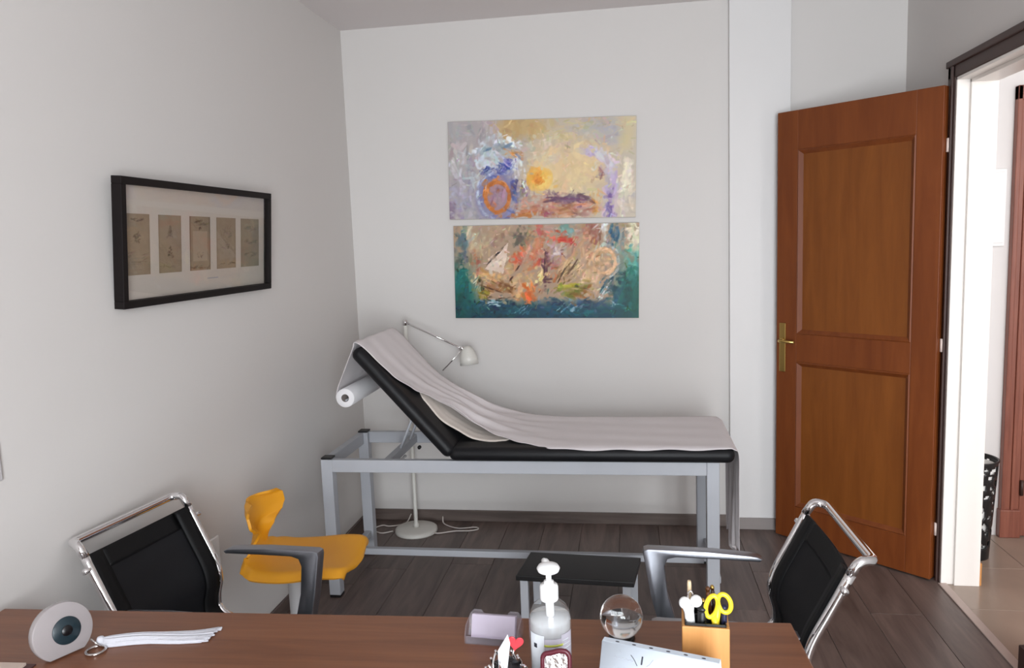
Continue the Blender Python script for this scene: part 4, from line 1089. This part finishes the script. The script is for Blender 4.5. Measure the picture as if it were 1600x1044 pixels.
# business card holder
ch = thing('card_holder', 'clear acrylic holder with pale lilac business cards on desk', 'card holder', (-0.282, 1.425, DZT), math.radians(-4))
obj('floor_plate', bx(-0.052, 0.052, -0.020, 0.030, 0, 0.002), 'acrylic', ch)
obj('front_lip', bx(-0.052, 0.052, -0.022, -0.020, 0, 0.016), 'acrylic', ch)
bkm = axes((0, 0.010, 0.0), (1, 0, 0), (0, 0.30, 0.954), (0, -0.954, 0.30))
obj('back_plate', prism(B(), [(-0.054, 0.002), (0.054, 0.002), (0.054, 0.045), (0.046, 0.053), (0.03, 0.053), (0.024, 0.046), (-0.024, 0.046), (-0.03, 0.053), (-0.046, 0.053), (-0.054, 0.045)], 0.002, bkm), 'acrylic', ch)
for s in (-1, 1):
    obj('side_plate', prism(B(), [(-0.022, 0), (0.030, 0), (0.030, 0.020), (0.024, 0.040), (-0.012, 0.034), (-0.022, 0.016)], 0.002, axes((s * 0.054 - 0.001, 0, 0), (0, 1, 0), (0, 0, 1), (1, 0, 0))), 'acrylic', ch)
cst = thing('business_cards', 'stack of pale lilac cards inside the acrylic holder', 'cards', (-0.282, 1.425, DZT), math.radians(-4))
cm = axes((0, 0.006, 0.003), (1, 0, 0), (0, 0.30, 0.954), (0, -0.954, 0.30))
for k in range(6):
    obj('card', bx(-0.045, 0.045, 0, 0.045, k * 0.0026, k * 0.0026 + 0.002, mtx=cm), 'cards', cst)

# hand gel bottle with pump
gb = thing('pump_bottle', 'clear pump bottle of hand gel with grey printed label on desk', 'bottle', (-0.152, 1.300, DZT))
obj('bottle_body', lathe(B(), [(0, 0.0), (0.034, 0.0), (0.038, 0.004), (0.0385, 0.012), (0.0385, 0.115), (0.037, 0.128), (0.030, 0.143), (0.019, 0.152), (0.0145, 0.156), (0.0145, 0.163)], 48), 'pet', gb)
obj('gel', lathe(B(), [(0, 0.003), (0.034, 0.003), (0.0365, 0.008), (0.0365, 0.115), (0.0358, 0.124), (0, 0.124)], 48), 'gel', gb)
pm = obj('pump_collar', lathe(B(), [(0, 0.154), (0.016, 0.154), (0.0168, 0.157), (0.0168, 0.178), (0.0155, 0.182), (0.009, 0.184), (0.009, 0.189), (0.005, 0.190), (0, 0.190)], 32), 'whitepl', gb)
obj('pump_stem', lathe(B(), [(0, 0.188), (0.0052, 0.188), (0.0052, 0.207), (0, 0.207)], 18), 'whitepl', pm)
bm = B(); lathe(bm, [(0, 0.203), (0.008, 0.203), (0.019, 0.208), (0.021, 0.213), (0.018, 0.218), (0.008, 0.2215), (0, 0.222)], 32)
tube(bm, [(0, 0, 0.213), (-0.008, 0.024, 0.214), (-0.012, 0.036, 0.211)], [0.008, 0.007, 0.005], 12)
obj('pump_head', bm, 'whitepl', pm)
obj('dip_tube', tube(B(), [(0, 0, 0.155), (0.001, 0, 0.12), (0.006, -0.004, 0.08), (0.008, -0.004, 0.012)], [0.008, 0.0075, 0.003, 0.003], 10), 'whitepl', gb)
camdir = math.atan2(0 - 1.30, 0 + 0.152)
def arcpatch(a0, a1, z0, z1, r=0.0389):
    return grid(B(), lambda u, v: (r * math.cos(a0 + (a1 - a0) * u), r * math.sin(a0 + (a1 - a0) * u), z0 + (z1 - z0) * v), 16, 1, 0.0003)
lb = obj('label', arcpatch(camdir - 0.30, camdir + 0.52, 0.018, 0.097), 'labelgrey', gb, smooth=True)
obj('label_side', arcpatch(camdir - 1.15, camdir - 0.30, 0.030, 0.103), 'label', gb, smooth=True)
obj('label_side', arcpatch(camdir + 0.52, camdir + 1.25, 0.018, 0.103), 'labelgrey', gb, smooth=True)
obj('label_stripe', arcpatch(camdir - 0.30, camdir + 0.62, 0.083, 0.087, 0.0393), 'lime', lb, smooth=True)
for k in range(9):
    obj('print_line', arcpatch(camdir + 0.58, camdir + 1.15 - 0.2 * (k % 3) * 0.5, 0.028 + k * 0.0078, 0.0305 + k * 0.0078, 0.0393), 'label', lb, smooth=True)
obj('print_mark', arcpatch(camdir - 0.86, camdir - 0.68, 0.078, 0.086, 0.0393), 'ink', lb, smooth=True)

# crystal globe
gl = thing('crystal_globe', 'clear crystal globe on a small clear stand on desk', 'globe', (-0.026, 1.450, DZT))
bm = B(); bmesh.ops.create_uvsphere(bm, u_segments=64, v_segments=40, radius=0.0425, matrix=Matrix.Translation((0, 0, 0.0485)))
obj('ball', bm, 'crystal', gl, smooth=True)
obj('stand', lathe(B(), [(0.014, 0.0), (0.026, 0.0), (0.027, 0.003), (0.024, 0.0125), (0.0215, 0.0125), (0.014, 0.006), (0.014, 0.0)], 40), 'crystalstand', gl)

# wooden pen holder
PH = Vector((0.122, 1.300, DZT))
ph = thing('pen_holder', 'honey coloured wooden pen holder with black inside on desk', 'pen holder', PH, math.radians(-3))
pw, pd, hh = 0.0395, 0.040, 0.132
for q in ((-pw, pw, -pd, -pd + 0.005, 'front_panel'), (-pw, pw, pd - 0.005, pd, 'back_panel'), (-pw, -pw + 0.005, -pd + 0.005, pd - 0.005, 'side_panel'), (pw - 0.005, pw, -pd + 0.005, pd - 0.005, 'side_panel')):
    obj(q[4], bx(q[0], q[1], q[2], q[3], 0, hh, bev=0.001), 'bamboo', ph)
obj('bottom', bx(-pw + 0.005, pw - 0.005, -pd + 0.005, pd - 0.005, 0, 0.005), 'bamboo', ph)
bm = B()
i0 = pw - 0.0052; j0 = pd - 0.0052
for q in ((-i0, i0, -j0, -j0 + 0.002), (-i0, i0, j0 - 0.002, j0), (-i0, -i0 + 0.002, -j0, j0), (i0 - 0.002, i0, -j0, j0), (-0.001, 0.001, -j0, j0), (-i0, i0, -0.001, 0.001)):
    box(bm, q[0], q[1], q[2], q[3], 0.0055, hh + 0.004)
obj('divider_insert', bm, 'cap', ph)
def ploc(x, y, z): return PH + Vector((x, y, DZT * 0 + z))
# contents, each standing in the holder
def rod(name, label, cat, base, top, r, mat, tip=None):
    t = thing(name, label, cat, ploc(*base)); v = Vector(top) - Vector(base)
    obj('barrel', tube(B(), [(0, 0, 0), v * 0.97, v], [r, r, r * 0.8], 12), mat, t)
    if tip:
        obj('tip', tube(B(), [v, v * 1.03, v * 1.05], [r * 0.9, r * 1.1, r * 0.6], 12), tip, t)
    return t
rod('wooden_stick', 'flat topped pale wooden stick in the pen holder', 'stick', (-0.024, 0.018, 0.008), (-0.025, 0.016, 0.190), 0.0038, 'stick')
rod('ballpoint_pen', 'pen with a gold tip in the pen holder', 'pen', (0.012, 0.022, 0.008), (-0.001, 0.016, 0.150), 0.0042, 'cap', 'goldpen')
rod('ballpoint_pen', 'brown pen leaning behind the yellow scissors', 'pen', (0.020, 0.018, 0.008), (0.008, 0.024, 0.168), 0.0042, 'brownpen', 'brownpen')
rod('ballpoint_pen', 'dark brown pen leaning right behind the scissor handles', 'pen', (0.030, 0.020, 0.008), (0.016, 0.026, 0.170), 0.0036, 'casing', 'goldpen')
rod('marker', 'navy blue marker beside the scissors in pen holder', 'marker', (0.029, -0.014, 0.008), (0.031, -0.018, 0.156), 0.0052, 'navy', 'navy')
rod('marker', 'thick black marker between white figure and scissors', 'marker', (-0.008, -0.014, 0.008), (-0.006, -0.016, 0.152), 0.0085, 'cap', 'cap')
# white clip shaped like a little bone
wc = thing('white_clip', 'white plastic bone shaped clip sticking out of pen holder', 'clip', ploc(-0.026, -0.016, 0.008))
bm = B(); tube(bm, [(0, 0, 0), (0, 0, 0.118), (-0.002, 0, 0.14), (-0.004, 0, 0.152)], [0.005, 0.0085, 0.0085, 0.011], 14)
obj('shaft', bm, 'whitepl', wc)
for dx, dz, r in ((-0.009, 0.156, 0.0105), (0.010, 0.160, 0.0105)):
    b2 = B(); bmesh.ops.create_uvsphere(b2, u_segments=18, v_segments=12, radius=r, matrix=Matrix.Translation((dx, 0, dz)))
    obj('knob', b2, 'whitepl', wc, smooth=True)
obj('wire', tube(B(), spline([(-0.002, 0, 0.158), (-0.004, 0, 0.172), (0.001, 0, 0.178), (0.005, 0, 0.172)], 6), 0.0016, 8), 'steel', wc)
# scissors, handles up
sc = thing('scissors', 'yellow handled scissors standing in the pen holder', 'scissors', ploc(0.017, -0.020, 0.008), math.radians(-4))
def loop(cx, cz, rx, rz, ang, r):
    return [(cx + rx * math.cos(t) * math.cos(ang) - rz * math.sin(t) * math.sin(ang), 0, cz + rx * math.cos(t) * math.sin(ang) + rz * math.sin(t) * math.cos(ang)) for t in [2 * PI * k / 28 for k in range(28)]]
bm = B(); tube(bm, loop(-0.007, 0.153, 0.0095, 0.020, -0.22, 0), 0.0042, 10, closed=True); tube(bm, [(-0.004, 0, 0.136), (0.001, 0, 0.115), (0.003, 0, 0.10)], [0.0055, 0.0065, 0.006], 10)
obj('handle', bm, 'scissor', sc, smooth=True)
bm = B(); tube(bm, loop(0.014, 0.160, 0.0105, 0.0165, 0.25, 0), 0.0042, 10, closed=True); tube(bm, [(0.004, 0, 0.152), (0.001, 0.003, 0.13), (-0.001, 0.003, 0.10)], [0.005, 0.006, 0.006], 10)
obj('handle', bm, 'scissor', sc, smooth=True)
obj('blade', prism(B(), [(-0.004, 0.0), (0.002, 0.0), (0.009, 0.10), (-0.002, 0.10)], 0.0015, axes((0, 0.0, 0), (1, 0, 0), (0, 0, 1), (0, -1, 0))), 'steel', sc)
obj('blade', prism(B(), [(-0.002, 0.0), (0.004, 0.0), (0.004, 0.10), (-0.007, 0.10)], 0.0015, axes((0, 0.003, 0), (1, 0, 0), (0, 0, 1), (0, -1, 0))), 'steel', sc)

# desk calendar: folded card tent, holes along the ridge
c0 = Vector((-0.0535, 1.235, 0)); c1 = Vector((0.134, 1.180, 0))
cl_ = (c1 - c0).length
cal = thing('desk_calendar', 'pale blue white tent calendar with holes along its ridge', 'calendar', ((c0 + c1) / 2 + Vector((0, 0, DZT))), math.atan2(c1.y - c0.y, c1.x - c0.x))
chh = 0.118; rw = 0.006; fd = 0.055
hl = cl_ / 2
fn = Vector((0, -(fd - rw), -chh)); 
obj('front_sheet', grid(B(), lambda u, v: (-hl + 2 * hl * u, -rw - (fd - rw) * v, chh * (1 - v)), 1, 1, 0.001), 'calendar', cal)
obj('back_sheet', grid(B(), lambda u, v: (-hl + 2 * hl * u, rw + (fd - rw) * v, chh * (1 - v)), 1, 1, -0.001), 'calendar', cal)
rg = obj('ridge', bx(-hl, hl, -rw, rw, chh - 0.001, chh + 0.0005), 'calendar', cal)
for k in range(6):
    x = -hl + (0.13 + 0.148 * k) * 2 * hl
    obj('hole', prism(B(), [(x + 0.0035 * math.cos(a * PI / 8), 0.0016 * math.sin(a * PI / 8)) for a in range(16)], 0.0006, Matrix.Translation((0, -0.001, chh + 0.0003))), 'ink', rg)
fm = axes((0, -rw - 0.0012, chh), (1, 0, 0), Vector((0, -(fd - rw), -chh)).normalized() * -1, Vector((0, -chh, (fd - rw))).normalized())
def ink(name, pts, r, mat):
    obj(name, tube(B(), [fm @ Vector((p[0], p[1], 0)) for p in spline(pts, 5)], r, 6), mat, cal)
ink('script_line', [(-0.075 + 0.0032 * k, -0.0215 + 0.0016 * (k % 2) - 0.0001 * k) for k in range(12)], 0.0004, 'greyink')
ink('printed_mark', [(-0.065, -0.008), (-0.064, -0.012)], 0.0004, 'greyink')
ink('printed_mark', [(-0.046, -0.013), (-0.040, -0.019), (-0.034, -0.028)], 0.0006, 'ink')
ink('printed_mark', [(-0.026, -0.012), (-0.027, -0.025)], 0.0014, 'ink')
ink('printed_mark', [(-0.008, -0.014), (-0.013, -0.022), (-0.018, -0.026)], 0.0006, 'greyink')

# little burgundy framed silver icon
icn = thing('small_frame', 'small burgundy frame around an embossed silver picture on desk', 'frame', (-0.133, 1.195, DZT), math.radians(-4))
ol = [(-0.025, 0.0), (0.025, 0.0), (0.025, 0.104), (0.019, 0.111), (0.006, 0.1115), (-0.010, 0.106), (-0.020, 0.104), (-0.025, 0.098)]
fm2 = axes((0, 0.0, 0.0006), (1, 0, 0), (0, 0.12, 0.9928), (0, -0.9928, 0.12))
obj('back_board', prism(B(), ol, 0.004, fm2), 'burgundy', icn)
outl = [fm2 @ Vector((p[0] * 0.93, 0.004 + p[1] * 0.965, 0.005)) for p in ol]
obj('border', tube(B(), fillet(outl + [outl[0]], 0.006, 4), 0.0038, 8), 'burgundy', icn)
obj('silver_picture', prism(B(), [(p[0] * 0.80, 0.010 + p[1] * 0.86) for p in ol], 0.0012, fm2 @ Matrix.Translation((0, 0, 0.0042))), 'silver', icn)
obj('prop', bx(-0.008, 0.008, 0.004, 0.045, 0, 0.002), 'burgundy', icn)

# silver clip heap with a red heart and a paper slip
hp_ = thing('clip_ornament', 'dark dome covered in silver metal clips on desk', 'clip holder', (-0.222, 1.225, DZT))
obj('dome', lathe(B(), [(0, 0), (0.038, 0), (0.040, 0.004), (0.038, 0.02), (0.034, 0.045), (0.024, 0.068), (0.010, 0.080), (0, 0.082)], 32), 'ornament', hp_, smooth=True)
rn = random.Random(12)
for k in range(26):
    a = 2 * PI * k / 26 * 3.7 + rn.random(); h_ = 0.02 + 0.06 * rn.random(); r_d = interp([(0, 0.041), (0.045, 0.036), (0.07, 0.024), (0.085, 0.012)], h_)
    bpt = Vector((r_d * math.cos(a), r_d * math.sin(a), h_)); dr = Vector((-math.sin(a) * rn.uniform(-1, 1), math.cos(a) * rn.uniform(-1, 1), rn.uniform(0.4, 1.2))).normalized() * rn.uniform(0.010, 0.018)
    pa = spline([bpt - dr, bpt + Vector((math.cos(a), math.sin(a), 0.2)) * 0.003, bpt + dr], 4)
    obj('clip', tube(B(), pa, 0.0022, 6), 'chrome', hp_)
# little silver figure in front of the dome
fg = Vector((0.004, -0.044, 0.030))
bm = B(); tube(bm, [fg + Vector((0, 0, -0.028)), fg + Vector((0, 0.002, 0.0)), fg + Vector((0, 0.006, 0.02))], [0.009, 0.010, 0.007], 10)
for s in (-1, 1):
    tube(bm, [fg + Vector((s * 0.004, 0.004, 0.012)), fg + Vector((s * 0.014, 0.002, 0.032))], [0.0045, 0.003], 8); tube(bm, [fg + Vector((s * 0.003, 0, -0.02)), fg + Vector((s * 0.013, -0.002, -0.029))], [0.005, 0.004], 8)
obj('silver_figure', bm, 'steel', hp_)
hr = thing('heart_clip', 'red heart shaped clip stuck on the silver clip heap', 'heart', (-0.206, 1.215, DZT + 0.078))
hpts = []
for k in range(36):
    t = 2 * PI * k / 36; hpts.append((0.00085 * 16 * math.sin(t) ** 3, 0.00090 * (13 * math.cos(t) - 5 * math.cos(2 * t) - 2 * math.cos(3 * t) - math.cos(4 * t))))
obj('heart', prism(B(), hpts, 0.003, axes((0.004, -0.004, 0.040), Vector((1, 0.1, -0.15)).normalized(), Vector((0.15, 0, 1)).normalized(), (0, -1, 0)), bev=0.0008), 'red', hr)
obj('stem', tube(B(), [(-0.006, 0.004, 0.0), (0.0, 0.0, 0.025)], 0.0016, 6), 'steel', hr)
ps_ = obj('paper_slip', prism(B(), [(-0.008, 0), (0.007, 0.0), (0.008, 0.050), (0.002, 0.066), (-0.013, 0.035)], 0.0008, axes((-0.224, 1.205, DZT + 0.070), (1, -0.2, 0.1), (0.12, 0, 0.99), (-0.2, -0.98, 0))), 'label')
tag(ps_, 'small pale paper slip held upright beside the red heart', 'paper slip')
